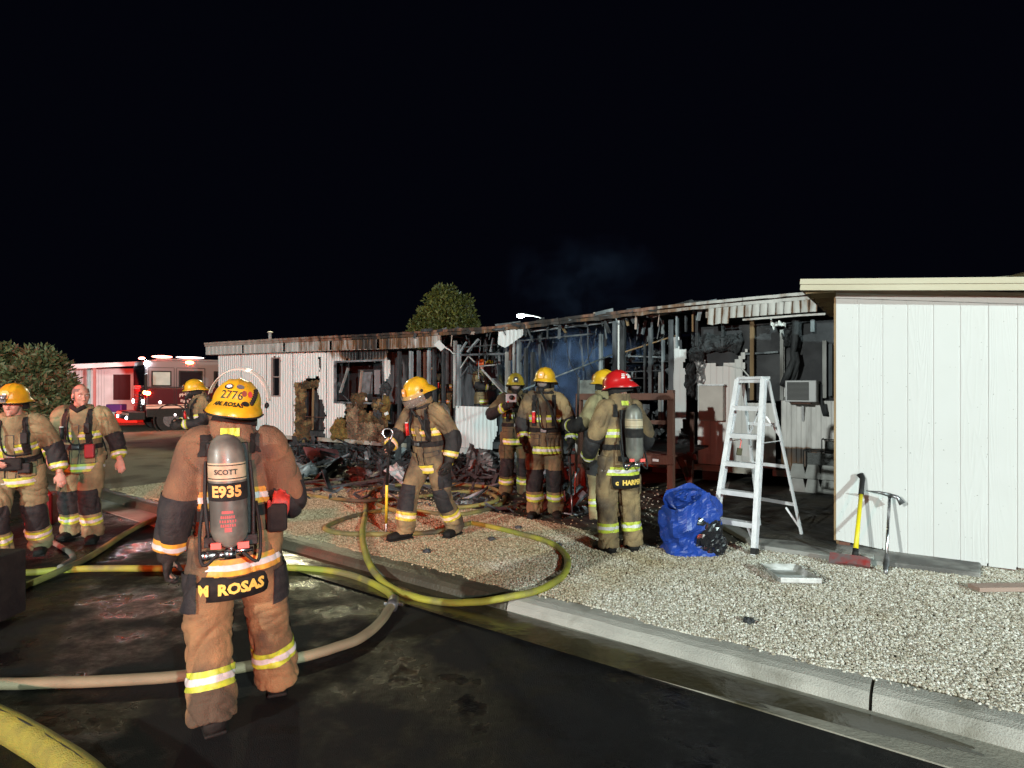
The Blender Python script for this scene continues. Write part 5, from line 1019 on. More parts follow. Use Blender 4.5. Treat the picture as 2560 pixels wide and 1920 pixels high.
# ================================================================== PEOPLE
_tmp = bpy.data.objects.new('tmp', bpy.data.meshes.new('tmp')); 
def remesh(b, vox, smooth=3, name='m'):
    me = b.mesh(name); o = bpy.data.objects.new('tmp', me); COL.objects.link(o)
    m = o.modifiers.new('r', 'REMESH'); m.mode = 'VOXEL'; m.voxel_size = vox
    if smooth: s_ = o.modifiers.new('s', 'SMOOTH'); s_.factor = .5; s_.iterations = smooth
    dg = bpy.context.evaluated_depsgraph_get(); r = bpy.data.meshes.new_from_object(o.evaluated_get(dg)); bpy.data.objects.remove(o); bpy.data.meshes.remove(me); r.name = name; return r
def vco(me):
    a = np.empty(len(me.vertices) * 3, np.float32); me.vertices.foreach_get('co', a); return a.reshape(-1, 3)
def wrinkle(me, amp, seed, f=(7, 7, 15), detail=True, stack=False):
    co = vco(me); nr = np.empty(len(co) * 3, np.float32); me.vertex_normals.foreach_get('vector', nr); nr = nr.reshape(-1, 3)
    out = np.empty(len(co), np.float32)
    for i, c in enumerate(co):
        x, y, z = float(c[0]), float(c[1]), float(c[2])
        w = mnoise.noise((x * 3 + seed, y * 3, z * 3)); a = .55 - 1.5 * math.exp(-abs(mnoise.noise((x * f[0] * .62 + seed + w * 1.2, y * f[1] * .62 + w, z * f[2] * .62 + w * 1.6 + x * 3))) / .13)
        b_ = .5 - 1.3 * math.exp(-abs(mnoise.noise((x * f[0] * 1.3 + seed + 9, y * f[1] * 1.3 + w, z * f[2] * 1.2 + w - y * 4))) / .12) if detail else 0
        ex = 0
        if stack:
            q = math.exp(-((z - .17) / .11) ** 2) + .8 * math.exp(-((z - .50) / .08) ** 2) + .5 * math.exp(-((z - .80) / .08) ** 2)
            ex = q * (.6 - 1.4 * math.exp(-abs(mnoise.noise((x * 3.5 + seed, y * 3.5, z * 17 + x * 5 + w))) / .14))
        out[i] = .011 * ex + amp * (.85 * a + .28 * b_ + .5 * w)
    co = co + nr * out[:, None]; me.vertices.foreach_set('co', co.ravel()); me.update()
def segdist(c, path):
    best = np.full(len(c), 9.0); tt = np.zeros(len(c)); P_ = [np.array(p_, float) for p_ in path]; L = [0]
    for i in range(len(P_) - 1): L.append(L[-1] + np.linalg.norm(P_[i + 1] - P_[i]))
    for i in range(len(P_) - 1):
        a, d = P_[i], P_[i + 1] - P_[i]; l2 = d.dot(d); t = np.clip(((c - a) @ d) / l2, 0, 1); ds = np.linalg.norm(c - (a + t[:, None] * d), axis=1)
        m = ds < best; best[m] = ds[m]; tt[m] = L[i] + t[m] * (L[i + 1] - L[i])
    return best, tt
def patch(me, mask, planes, off, bands=None):
    """cut a piece of the cloth surface out along planes and lift it by off"""
    bm = bmesh.new(); bm.from_mesh(me); bm.faces.ensure_lookup_table()
    bmesh.ops.delete(bm, geom=[bm.faces[i] for i in np.nonzero(~mask)[0]], context='FACES')
    for co, no in planes:
        bmesh.ops.bisect_plane(bm, geom=bm.verts[:] + bm.edges[:] + bm.faces[:], plane_co=co, plane_no=no, clear_inner=True)
    bm.normal_update(); ns = [v.normal.copy() for v in bm.verts]
    for v, n_ in zip(bm.verts, ns): v.co += n_ * off
    r = bpy.data.meshes.new('patch'); bm.to_mesh(r); bm.free(); return r
def fcent(me):
    n = len(me.polygons); a = np.empty(n * 3, np.float32); me.polygons.foreach_get('center', a); return a.reshape(-1, 3)
def join(meshes_mats, name, parent):
    b = MB(); mats = []
    for me, mt in meshes_mats:
        if mt not in mats: mats.append(mt)
        b.add([v.co for v in me.vertices], [list(p_.vertices) for p_ in me.polygons], mats.index(mt)); bpy.data.meshes.remove(me)
    if not b.f: return None
    return b.build(name, mats, parent, True)
def band(me, mask, path_pt, axis, w, parent, lime=None, silver=None, off=.004):
    axis = Vector(axis).normalized(); c = Vector(path_pt); res = []
    res.append((patch(me, mask, [(c - axis * w, axis), (c + axis * w, -axis)], off), lime or m_lime))
    res.append((patch(me, mask, [(c - axis * w * .36, axis), (c + axis * w * .36, -axis)], off + .003), silver or m_silver))
    return join(res, 'reflective_stripe', parent)
def hand_mb(b, w, d, n, side, curl=.5, s=1.0, thumb=1.0):
    """palm and five fingers; w wrist, d towards the fingers, n where the palm faces, side = thumb side sign"""
    w, d, n = Vector(w), Vector(d).normalized(), Vector(n); n = (n - d * n.dot(d)).normalized(); t = n.cross(d) * side
    b.tube([w - d * .03, w + d * .01, w + d * .05, w + d * .093], [.030 * s, .034 * s, .043 * s, .040 * s], 12, side=t, ry=[.024 * s, .020 * s, .018 * s, .013 * s])
    for k, (o_, L) in enumerate(((.033, .072), (.011, .082), (-.011, .076), (-.032, .060))):
        p_ = w + d * (.085 - .006 * abs(k - 1.2)) + t * o_ * s; pts = [p_ - d * .02]; a = .1
        for f in (.45, .31, .24):
            pts.append(p_.copy()); a2 = a; p_ = p_ + (d * math.cos(a2) + n * math.sin(a2)) * L * f * s; a += curl * (1.0 + .12 * k)
        pts.append(p_); b.tube(pts, [.0095 * s, .0098 * s, .009 * s, .0085 * s, .007 * s], 8)
    p_ = w + d * .025 + t * .028 * s; v1 = (d * .75 + t * .62 + n * .25).normalized(); v2 = (d * .9 + t * .1 + n * (.3 + .5 * curl)).normalized()
    b.tube([p_ - v1 * .02, p_ + v1 * .035 * s, p_ + v1 * .035 * s + v2 * .03 * s, p_ + v1 * .035 * s + v2 * .055 * s], [.015 * s, .0125 * s, .011 * s, .008 * s], 8)

def head_mb(b, c, m, face=True):
    T = Matrix.Translation(c) @ m.to_4x4()
    b.ell((0, .012, .035), (.077, .096, .095), 18, 12, 0, T)
    b.tube([T @ Vector(p_) for p_ in ((0, -.03, .03), (0, -.035, -.03), (0, -.042, -.075), (0, -.045, -.105))], [.07, .066, .052, .03], 16, side=m @ Vector((1, 0, 0)), ry=[.062, .058, .048, .03])
    b.tube([T @ Vector(p_) for p_ in ((0, .02, -.03), (0, .03, -.10), (0, .03, -.17))], [.055, .056, .065], 14)
    if face:
        b.tube([T @ Vector(p_) for p_ in ((0, -.085, .02), (0, -.102, -.01), (0, -.112, -.032), (0, -.092, -.040))], [.009, .011, .015, .010], 8)
        b.ell((0, -.083, .032), (.052, .014, .011), 12, 6, 0, T)
        b.ell((0, -.084, -.098), (.022, .016, .016), 10, 6, 0, T); b.ell((.038, -.070, -.022), (.018, .016, .018), 8, 6, 0, T); b.ell((-.038, -.070, -.022), (.018, .016, .018), 8, 6, 0, T)
        b.ell((0, -.092, -.066), (.021, .008, .0055), 10, 6, 0, T); b.ell((0, -.091, -.076), (.019, .008, .006), 10, 6, 0, T)
        for sx in (-1, 1): b.ell((sx * .080, .012, -.005), (.009, .022, .033), 8, 8, 0, T)

def helmet(par, c, m, mat, visor=None, badge=True, lampf=False, sooty=False):
    """wide brimmed fire helmet, longer behind"""
    he = bpy.data.objects.new('helmet', None); n, rows = 56, 12; vs = []
    def ring(th, k):
        cx_, cy_ = math.cos(th), math.sin(th)           # cy<0 is the front
        rear = max(0, cy_); front = max(0, -cy_)
        out = .018 + .058 * rear ** 1.6 + .026 * front ** 3
        if k == 0: return ((.122 + out) * cx_, (.150 + out) * cy_ + .008, .004 - .058 * rear ** 1.5 - .012 * abs(cx_))
        if k == 1: return ((.122 + out * .5) * cx_, (.150 + out * .5) * cy_ + .008, .020 - .024 * rear ** 1.5 - .004 * abs(cx_))
        f = (k - 2) / (rows - 2) * math.pi / 2
        x, y, z = .122 * cx_ * math.cos(f), .150 * cy_ * math.cos(f) + .008, .030 + .138 * math.sin(f) ** .92
        rid = sum(math.exp(-((x - q) / .0075) ** 2) for q in (-.052, 0, .052)) * .006 * (1 if k > 3 else .3)
        return (x * (1 + rid * 2), y * (1 + rid * 3), z + rid)
    for k in range(rows + 1):
        for i in range(n): vs.append(ring(2 * math.pi * i / n, k))
    fs = [(k * n + i, k * n + (i + 1) % n, (k + 1) * n + (i + 1) % n, (k + 1) * n + i) for k in range(rows) for i in range(n)]
    T = Matrix.Translation(c) @ m.to_4x4(); b = MB(); b.add(vs, fs, 0, T); me = b.mesh('helmet'); bm = bmesh.new(); bm.from_mesh(me); bmesh.ops.remove_doubles(bm, verts=bm.verts[:], dist=.0005); bmesh.ops.solidify(bm, geom=bm.faces[:], thickness=.004); bm.to_mesh(me); bm.free()
    he = put('helmet', me, mat, par, True)
    b = MB(); b.tube([T @ Vector(ring(2 * math.pi * i / 40, 0)) for i in range(41)], .005, 6); b.build('brim_edge', m_black, he, True)
    b = MB(); vs = []; N = 30                           # ear and neck flap
    for i in range(N + 1):
        th = math.radians(-28 + 236 * i / N); 
        for z, k in ((.02, 1.0), (-.03, 1.02), (-.075, 1.06)): vs.append((.112 * k * math.cos(th), .135 * k * math.sin(th) + .008, z))
    b.add(vs, [(3 * i + j, 3 * i + 3 + j, 3 * i + 4 + j, 3 * i + 1 + j) for i in range(N) for j in range(2)], 0, T); b.build('neck_flap', m_strap, he, True)
    if badge:
        b = MB(); B_ = T @ Matrix.Translation((0, -.152, .075)) @ Matrix.Rotation(R(-18), 4, 'X'); b.add([(-.028, 0, -.035), (.028, 0, -.035), (.036, 0, .02), (.02, 0, .045), (-.02, 0, .045), (-.036, 0, .02)], [(0, 1, 2, 3, 4, 5)], 0, B_); b.build('front_badge', m_or_ink if not sooty else m_black, he)
        b = MB(); b.box((0, -.004, .008), (.03, .003, .02)); b.v = [tuple(B_ @ Vector(v)) for v in b.v]; b.build('badge_print', m_white, he)
    if lampf:
        b = MB(); b.box((0, -.165, .045), (.045, .035, .07)); b.ell((0, -.186, .05), (.018, .01, .02)); b.v = [tuple(T @ Vector(v)) for v in b.v]; b.build('helmet_lamp', m_steel, he)
    if visor:
        b = MB(); vs = []; N = 26; ro = Matrix.Identity(4)
        if visor == 'up': ro = Matrix.Translation((0, 0, .04)) @ Matrix.Rotation(R(-98), 4, 'X') @ Matrix.Translation((0, 0, -.04))
        for i in range(N + 1):
            th = R(-172 + 164 * i / N); 
            for z, k in ((.045, 1.0), (-.02, 1.06), (-.085, 1.05)): vs.append((.148 * k * math.cos(th), .178 * k * math.sin(th), z))
        b.add(vs, [(3 * i + j, 3 * i + 3 + j, 3 * i + 4 + j, 3 * i + 1 + j) for i in range(N) for j in range(2)], 0, T @ ro); me = b.mesh('face_shield'); bm = bmesh.new(); bm.from_mesh(me); bmesh.ops.solidify(bm, geom=bm.faces[:], thickness=.003); bm.to_mesh(me); bm.free(); put('face_shield', me, m_visor if visor == 'up' else m_shield, he, True)
        b = MB()
        for th in (R(-172), R(-8)): MB().ell((.15 * math.cos(th), .17 * math.sin(th), .045), (.012, .018, .018), 8, 6, 0, T).build('visor_knob', m_black, he, True)
    return he, T
def dome_pt(T, x, y, z0):                               # print on the back of a helmet: x right as seen from behind
    a = x / .14; z = z0 + y; f = max(0, min(1, ((z - .030) / .138) ** 1.087 if z > .030 else 0)); k = math.sqrt(max(.02, 1 - f * f))
    if z < .030: k = 1 + (.030 - z) * 7.6 * max(0, math.cos(a)) ** 1.5
    return T @ Vector((-(.124 * k + .0025) * math.sin(a), (.152 * k + .0025) * math.cos(a) + .008, z + .003))

JD = dict(pel=(0, 0, .95), wst=(0, 0, 1.10), chs=(0, .0, 1.30), nck=(0, .01, 1.49), hd=(0, -.015, 1.635),
          sR=(-.185, .01, 1.42), eR=(-.275, .03, 1.15), wR=(-.285, -.07, .91), sL=(.185, .01, 1.42), eL=(.275, .03, 1.15), wL=(.285, -.07, .91),
          hR=(-.105, 0, .90), kR=(-.125, -.03, .50), aR=(-.135, .03, .09), hL=(.105, 0, .90), kL=(.125, -.03, .50), aL=(.135, .03, .09))
def person(label, loc, rotz, scale=1.0, J=None, hd=(0, 0, 0), coat=None, pants=None, helm=None, visor=None, mask=False, tank=True, gloves='LR', curl=(.6, .6), palm=None, hdir=None, vox=.012, toes=None, lime=None, silver=None, straps=True, hair=False, lampf=False, name=None, hemz=-.17, bulk=1.0, knee=True, elbow=True, seed=0, hood=False, tank_text=None, chest_band=True, boff=.09, face=False, sooty=False, lime_p=None, pb=1.0, hz=.03):
    j = {k: Vector(v) for k, v in JD.items()}
    for k, v in (J or {}).items(): j[k] = Vector(v)
    coat = coat or m_coat; pants = pants or coat
    root = thing('person', label, 'person', loc, rotz); root.scale = (scale,) * 3
    Z = Vector((0, 0, 1)); out = {'root': root, 'j': j}
    hm = Euler((R(hd[1]), R(hd[2]), R(hd[0])), 'ZYX').to_matrix() if True else None
    hm = Matrix.Rotation(R(hd[0]), 3, 'Z') @ Matrix.Rotation(R(hd[1]), 3, 'X') @ Matrix.Rotation(R(hd[2]), 3, 'Y')
    xs = (j['sL'] - j['sR']).normalized()
    # ---- body: one continuous figure
    b = MB(); head_mb(b, j['hd'], hm, face)
    b.tube([j['pel'] - Z * .06, j['pel'], j['wst'], j['chs'], j['nck'] - Z * .05, j['nck'] + Z * .03], [.13, .15, .14, .16, .13, .055], 16, side=xs, ry=[.10, .11, .10, .11, .085, .055])
    arms, legs = {}, {}
    for s_ in 'RL':
        arms[s_] = [Vector(p_) for p_ in catmull([j['s' + s_] - (j['s' + s_] - j['nck']) * .35, j['s' + s_], j['e' + s_], j['w' + s_]], 6)]
        legs[s_] = [Vector(p_) for p_ in catmull([j['h' + s_] + Z * .07, j['h' + s_], j['k' + s_], j['a' + s_]], 6)]
        b.tube(arms[s_], [.05 - .018 * i / (len(arms[s_]) - 1) for i in range(len(arms[s_]))], 10); b.tube(legs[s_], [.075 - .035 * i / (len(legs[s_]) - 1) for i in range(len(legs[s_]))], 10)
        sd = 1 if s_ == 'L' else -1; k = 'RL'.index(s_)
        d = Vector(hdir[s_]) if hdir and s_ in hdir else (j['w' + s_] - j['e' + s_]).normalized(); n_ = Vector(palm[s_]) if palm and s_ in palm else xs * -sd
        out['hand' + s_] = (j['w' + s_] + d * .085 + n_.normalized() * .025, d, n_)
        hand_mb(b, j['w' + s_], d, n_, sd, curl[k])
        b.tube([j['a' + s_] + Vector((0, .02, -.03)), j['a' + s_] + Vector((0, -.1, -.05))], [.035, .03], 8)
    bare = len(gloves) < 2
    bod = put('body', remesh(b, .0075 if (face or bare) else .014, 2, 'body'), m_skin, root, True)
    T = Matrix.Translation(j['hd']) @ hm.to_4x4()
    if face:
        co = vco(bod.data); Ti = np.array(T.inverted()); lc = co @ Ti[:3, :3].T + Ti[:3, 3]; dn = np.zeros(len(co))
        for ex in (-.031, .031): dn += .011 * np.exp(-(((lc[:, 0] - ex) / .017) ** 2 + ((lc[:, 2] - .010) / .010) ** 2)) * (lc[:, 1] < -.03)
        dn += .004 * np.exp(-((lc[:, 0] / .024) ** 2 + ((lc[:, 2] + .071) / .0028) ** 2)) * (lc[:, 1] < -.05)
        fd = np.array(hm @ Vector((0, 1, 0))); bod.data.vertices.foreach_set('co', (co + dn[:, None] * fd).astype(np.float32).ravel()); bod.data.update()
        for ex in (-.031, .031):
            e = MB().ell((ex, -.074, .009), (.0135, .0105, .009), 12, 8, 0, T).build('eye', m_white, root, True); MB().ell((ex, -.0835, .009), (.006, .003, .006), 10, 6, 0, T).build('iris', m_ink, e, True)
        b = MB()
        for ex in (-1, 1): b.tube([T @ Vector((ex * .016, -.098, .030)), T @ Vector((ex * .034, -.094, .034)), T @ Vector((ex * .052, -.078, .028))], [.003, .0045, .002], 6)
        b.build('eyebrow', m_hair, root, True)
    if hair:
        c = fcent(bod.data); Ti = np.array(T.inverted()); lc = c @ Ti[:3, :3].T + Ti[:3, 3]
        mk = (lc[:, 2] > -.06) & (lc[:, 2] < .13) & (lc[:, 1] > -.03 - .03 * (lc[:, 2] > .05)) & (np.linalg.norm(lc, axis=1) < .16) & ~((abs(lc[:, 0]) > .072) & (lc[:, 2] < .03) & (lc[:, 1] < .04)) & ((lc[:, 2] < .085) | (lc[:, 1] > .02))
        h_ = patch(bod.data, mk, [], .004); put('hair', h_, m_hair, root, True)
    # ---- jacket
    hem = j['pel'] + (j['pel'] - j['wst']).normalized() * -hemz * 1.0; B = bulk
    tp = [hem, j['pel'], j['wst'], j['chs'] - Z * .04, j['chs'] + Z * .07, j['nck'] - Z * .03, j['nck'] + Z * .02 + (j['hd'] - j['nck']) * .08, j['nck'] + Z * .02 + (j['hd'] - j['nck']) * (.12 if face else .52)]
    b = MB(); b.tube(tp, [.210 * B, .198 * B, .184 * B, .196 * B, .188 * B, .155, .105, .115], 22, side=xs, ry=[.185 * B, .17 * B, .155 * B, .16 * B, .145 * B, .11, .10, .115])
    for s_ in 'RL':
        a = arms[s_]; n_ = len(a); stop = n_ - 1; b.tube(a[:stop], list(np.interp(np.linspace(0, 1, n_), [0, .3, .62, .9, 1], [.098 * B, .097 * B, .083 * B, .069 * B, .066]))[:stop], 16)
    jm = remesh(b, vox, 4, 'jacket'); wrinkle(jm, .015 if vox < .016 else .010, seed + 1.3, (8, 8, 4.5))
    jk = put('jacket', jm, coat, root, True)
    c = fcent(jm); dA = {s_: segdist(c, arms[s_]) for s_ in 'RL'}; dT, tT = segdist(c, [hem] + tp[1:])
    aR, aL = [(dA[q][0] / .095 < dT / .17) & (dA[q][1] > .12) & (dA[q][0] <= dA[w_][0]) for q, w_ in ('RL', 'LR')]
    isarm = {'R': aR, 'L': aL}; tor = ~(aR | aL) & (c[:, 2] < j['nck'].z + .0)
    up = (j['chs'] - j['wst']).normalized(); upl = (j['wst'] - j['pel']).normalized()
    if chest_band: band(jm, tor, j['chs'] - up * boff, up, .042, jk, lime, silver)
    band(jm, tor, hem + upl * .052, upl, .042, jk, lime, silver)
    for s_ in 'RL':
        e, w = j['e' + s_], j['w' + s_]; d = (w - e).normalized(); fa = isarm[s_] & (dA[s_][1] > .3)
        band(jm, fa, e.lerp(w, .74), d, .036, jk, lime, silver)
        if elbow:
            me = patch(jm, fa, [(e.lerp(w, -.28), d), (e.lerp(w, .60), -d)], .005); put('elbow_patch', me, m_knee, jk, True)
    fwd = Vector((xs.y, -xs.x, 0)).normalized()          # where the chest faces (local -Y when square)
    if (fwd - Vector((0, -1, 0))).length > 1.5: fwd = -fwd
    def pocket(lo, hi, x0, x1, front, name, off=.013, mt=None):
        fd = fwd if front else -fwd; x0, x1 = min(x0, x1), max(x0, x1)
        for e, o_, m_, nn in ((.006, off - .005, m_ink, 'seam'), (0, off, mt or coat, name)):
            me = patch(jm, tor, [(hem + upl * (lo - e), upl), (hem + upl * (hi + e), -upl), (hem + xs * (x0 - e), xs), (hem + xs * (x1 + e), -xs), (j['pel'] + fd * .02, fd)], o_); put(nn, me, m_, jk, True)
    for sx in (-1, 1):
        pocket(.105, .235, sx * .055, sx * .165, True, 'hip_pocket'); pocket(.195, .238, sx * .052, sx * .168, True, 'pocket_flap', .019)
    pocket(.10, .52, -.028, .028, True, 'storm_flap', .010)
    if not face:
        me = patch(jm, c[:, 2] > j['nck'].z - .02, [(j['nck'] + xs * -.045, xs), (j['nck'] + xs * .045, -xs), (j['nck'] - fwd * .03, -fwd), (j['nck'] + Z * -.01, Z), (j['nck'] + Z * .035, -Z)], .006); put('collar_tag', me, m_lime, jk, True)
    if straps:
        for sx in (-1, 1):
            mid = j['chs'] + xs * sx * .115
            pl = [(mid - xs * .026, xs), (mid + xs * .026, -xs)]
            me = join([(patch(jm, tor, pl + [(j['wst'] + up * .02, up), (j['chs'] - fwd * .001, fwd)], .013), m_strap), (patch(jm, tor, pl + [(j['chs'] + up * .07, up), (j['chs'], -fwd)], .013), m_strap)], 'shoulder_strap', root)
        me = patch(jm, tor, [(j['wst'] - up * .055, up), (j['wst'] - up * .0, -up)], .012); put('waist_belt', me, m_strap, root, True)
        q = j['wst'] + fwd * .175 * B - up * .03; MB().box(q, (.07, .03, .05)).build('buckle', m_steel, root, bevel=.005)
        q = j['chs'] + fwd * .175 * B + xs * .12 - up * .02; MB().box(q, (.055, .04, .11)).build('radio', m_black, root, bevel=.006); MB().tube([q + up * .05 + xs * .015, q + up * .16 + xs * .02], .006, 6).build('antenna', m_black, root)
        q = j['chs'] + fwd * .18 * B - xs * .12 - up * .08; MB().tube([q + up * .07, q - up * .06], [.022, .02], 10).build('torch', M('torch_red', (.6, .03, .03), .4) if seed % 2 else m_black, root, True); MB().ell(q + up * .075, (.022, .022, .01)).build('torch_lens', m_silver, root, True)
        MB().tube(catmull([j['nck'] + xs * -.08 + fwd * .06, j['chs'] - xs * .06 + fwd * .2, j['wst'] + fwd * .21 - xs * .02, j['wst'] + xs * .15 + fwd * .13], 5), .009, 8).build('air_hose', m_black, root, True)
    # ---- trousers
    b = MB(); b.tube([j['pel'] - Z * .09, j['pel'], j['pel'] + Z * .10], [.155, .185, .17], 18, side=xs, ry=[.13, .15, .14])
    for s_ in 'RL':
        l = [Vector(v) for v in legs[s_]]; n_ = len(l); q = n_; l[-1] = l[-1] - Z * .032; b.tube(l[:q], list(np.interp(np.linspace(0, 1, n_), [0, .25, .6, .8, 1], [.122 * pb, .126 * pb, .106 * pb, .10 * pb, .104 * pb]))[:q], 16)
    tm = remesh(b, vox, 4, 'trousers'); wrinkle(tm, .015 if vox < .016 else .010, seed + 7.7, (6.5, 6.5, 7), stack=True)
    tr_ = put('trousers', tm, pants, root, True); c = fcent(tm); lR, lL = segdist(c, legs['R']), segdist(c, legs['L'])
    for s_, mk in (('R', lR[0] < lL[0]), ('L', lL[0] <= lR[0])):
        k, a = j['k' + s_], j['a' + s_]; d = (a - k).normalized(); mk = mk & (c[:, 2] < j['pel'].z - .12)
        band(tm, mk, k.lerp(a, .60), d, .045, tr_, lime_p or lime, silver)
        if knee:
            fw = Vector((0, -1, 0)); fw = (fw - d * fw.dot(d)).normalized(); sdv = d.cross(fw)
            me = patch(tm, mk, [(k - d * .10, d), (k + d * .17, -d), (k + fw * .02, fw)], .005); put('knee_patch', me, m_knee, tr_, True)
        # side pocket
        h_ = j['h' + s_].lerp(k, .55); sd = xs * (1 if s_ == 'L' else -1); d3 = (k - j['h' + s_]).normalized()
        me = patch(tm, mk, [(h_ - d3 * .09, d3), (h_ + d3 * .10, -d3), (h_ + sd * .055, sd)], .012); put('side_pocket', me, pants if not knee else m_knee if seed % 3 == 0 else pants, tr_, True)
        # boot
        td = Vector(toes[s_]).normalized() if toes and s_ in toes else Vector(((-.2 if s_ == 'R' else .2), -1, 0)).normalized()
        b = MB(); ft = Vector((a.x, a.y, max(0, a.z - .09))); b.tube([a + Z * .13, a + Z * .03, ft + Z * .05], [.066, .064, .066], 14)
        b.tube([ft - td * .085 + Z * .05, ft - td * .06 + Z * .05, ft + td * .03 + Z * .052, ft + td * .13 + Z * .042, ft + td * .195 + Z * .036, ft + td * .215 + Z * .034], [.03, .058, .058, .060, .050, .018], 16, side=td.cross(Z), ry=[.02, .05, .052, .046, .038, .012])
        bt = put('boot', remesh(b, .011, 2, 'boot'), m_boot, root, True)
        MB().box(ft + td * .062 + Z * .010, (.104, .285, .020), Matrix((td.cross(Z), td, Z)).transposed()).build('sole', m_boot, bt, bevel=.009)
        g = 'w' + s_
        if s_ in gloves:
            b = MB(); _, hdv, n_ = out['hand' + s_]; hand_mb(b, j[g], hdv, n_, 1 if s_ == 'L' else -1, curl['RL'.index(s_)], 1.35)
            b.tube([j[g] - hdv * .07, j[g] + hdv * .02], [.058, .05], 14); put('glove', remesh(b, .008, 1, 'glove'), m_glove, root, True)
    # ---- head gear
    if hood:
        b = MB(); b.ell((0, .012, .02), (.092, .108, .12), 18, 12, 0, T); b.tube([T @ Vector((0, .02, -.06)), j['nck'] + Z * .02], [.09, .13], 16); put('hood', remesh(b, .012, 2, 'hood'), m_glove, root, True)
    if mask:
        b = MB(); b.ell((0, -.062, -.01), (.075, .062, .095), 18, 12, 0, T); mk_ = b.build('face_mask', m_black, root, True)
        b = MB(); b.ell((0, -.085, .012), (.066, .052, .062), 18, 12, 0, T); b.build('mask_lens', m_lens, mk_, True)
        b = MB(); q = [T @ Vector((0, -.10, -.065)), T @ Vector((0, -.155, -.075))]; b.tube(q, [.034, .030], 12); b.build('regulator', m_knee, mk_, True)
        MB().tube(catmull([T @ Vector((0, -.15, -.08)), T @ Vector((.06, -.16, -.16)), j['chs'] + fwd * .21 + xs * .08 + Z * .06, j['wst'] + fwd * .16 + xs * .17], 5), .013, 8).build('breathing_tube', m_black, root, True)
    if helm:
        he, HT = helmet(root, j['hd'] + hm @ Vector((0, 0, hz)), hm, helm, visor, lampf=lampf, sooty=sooty); out['helmet'] = he; out['HT'] = HT
    # ---- air pack
    bk = -fwd; sx_ = xs
    def pk(x, y, z): return j['chs'] + sx_ * x + bk * y + up * z
    out['pk'] = pk
    if tank:
        fr_ = MB(); rm = Matrix((sx_, bk, up)).transposed(); fr_.box(pk(0, .185, -.08), (.19, .03, .46), rm); fr_.box(pk(0, .20, -.33), (.24, .08, .05), rm)
        for sx in (-1, 1): fr_.tube([pk(sx * .1, .20, .06), pk(sx * .11, .22, -.12), pk(sx * .10, .23, -.33)], .010, 8)
        pf = fr_.build('pack_frame', m_black, root, bevel=.004)
        cm = Matrix.Translation(pk(0, .275, -.33)) @ rm.to_4x4()
        cy = MB().lathe([(.02, -.02), (.045, -.005), (.074, .025), (.084, .06), (.085, .40), (.08, .455), (.066, .495), (.04, .522), (.008, .53)], 32, 0, cm).build('air_cylinder', m_tank, root, True)
        MB().lathe([(.0862, .31), (.0862, .395)], 32, 0, cm, cap=False).build('cylinder_label', m_tanklab, cy, True)
        b = MB(); b.lathe([(.0866, .318), (.0866, .323)], 32, 0, cm, cap=False); b.lathe([(.0866, .382), (.0866, .387)], 32, 0, cm, cap=False); b.build('label_line', m_ink, cy, True)
        MB().lathe([(.088, .215), (.089, .30), (.088, .30)], 32, 0, cm, cap=False).build('cylinder_strap', m_strap, cy, True)
        b = MB(); b.tube([pk(0, .275, -.33), pk(0, .275, -.40)], [.022, .026], 12); b.tube([pk(.0, .27, -.385), pk(.095, .27, -.385)], [.014, .024], 10); b.ell(pk(.11, .27, -.385), (.028, .028, .028), 10, 6); b.tube([pk(-.10, .27, -.37), pk(.0, .28, -.37)], [.013, .015], 8); b.box(pk(0, .30, -.375), (.05, .05, .04), rm); b.build('cylinder_valve', m_chrome, cy, True)
        for sx in (-1, 1): MB().tube(catmull([pk(sx * .05, .30, -.37), pk(sx * .12, .30, -.42), pk(sx * .135, .26, -.30), pk(sx * .12, .2, -.15)], 5), .008, 8).build('pressure_hose', m_black, pf, True)
        b = MB(); b.box(pk(-.06, .315, -.335), (.05, .02, .03), rm); b.box(pk(.06, .315, -.33), (.045, .02, .028), rm); b.build('valve_label', m_pink, pf)
        out['cyl'] = (cm, cy)
    return out
def cyl_print(o, body, size, z, mat, bold=.004, par=None, name='lettering', r=.0905, squash=1.0):
    cm, cy = o['cyl']       # seen from behind: right is -x of the pack frame
    return letters(name, body, size, lambda x, y: cm @ Vector((-r * math.sin(x * squash / r), r * math.cos(x * squash / r), z + y)), mat, par or cy, bold)
def hem_tag(o, body, w, mat, hemz=-.17, size=.085, tilt=0):
    j = o['j']; pk = o['pk']; root = o['root']; c = j['pel'] + (j['pel'] - j['wst']).normalized() * -hemz - j['chs']
    z0 = c.z - .055; R_ = .24
    def pt(x, y, e=0): a = x / R_; return j['chs'] + Vector((0, 0, 1)) * (z0 + y + tilt * x) + (pk(1, 0, 0) - pk(0, 0, 0)) * (-(R_ + e) * math.sin(a)) + (pk(0, 1, 0) - pk(0, 0, 0)) * ((R_ + e) * math.cos(a) - .045)
    b = MB(); n = 22; vs = []; fs = []
    for i in range(n + 1):
        f = i / n * 2 - 1; x = f * w / 2; h = .062 * min(1, ((1 - abs(f)) / .12 + .001) ** .5)
        vs += [pt(x, .065), pt(x, -h)]
    fs = [(2 * i, 2 * i + 1, 2 * i + 3, 2 * i + 2) for i in range(n)]; b.add(vs, fs); me = b.mesh('name_tag'); bm = bmesh.new(); bm.from_mesh(me); bmesh.ops.solidify(bm, geom=bm.faces[:], thickness=.004); bm.to_mesh(me); bm.free(); tg = put('name_tag', me, m_strap, root, True)
    letters('lettering', body, size, lambda x, y: pt(x + .012, y - .005, .007), mat, tg, .0035)
    return tg
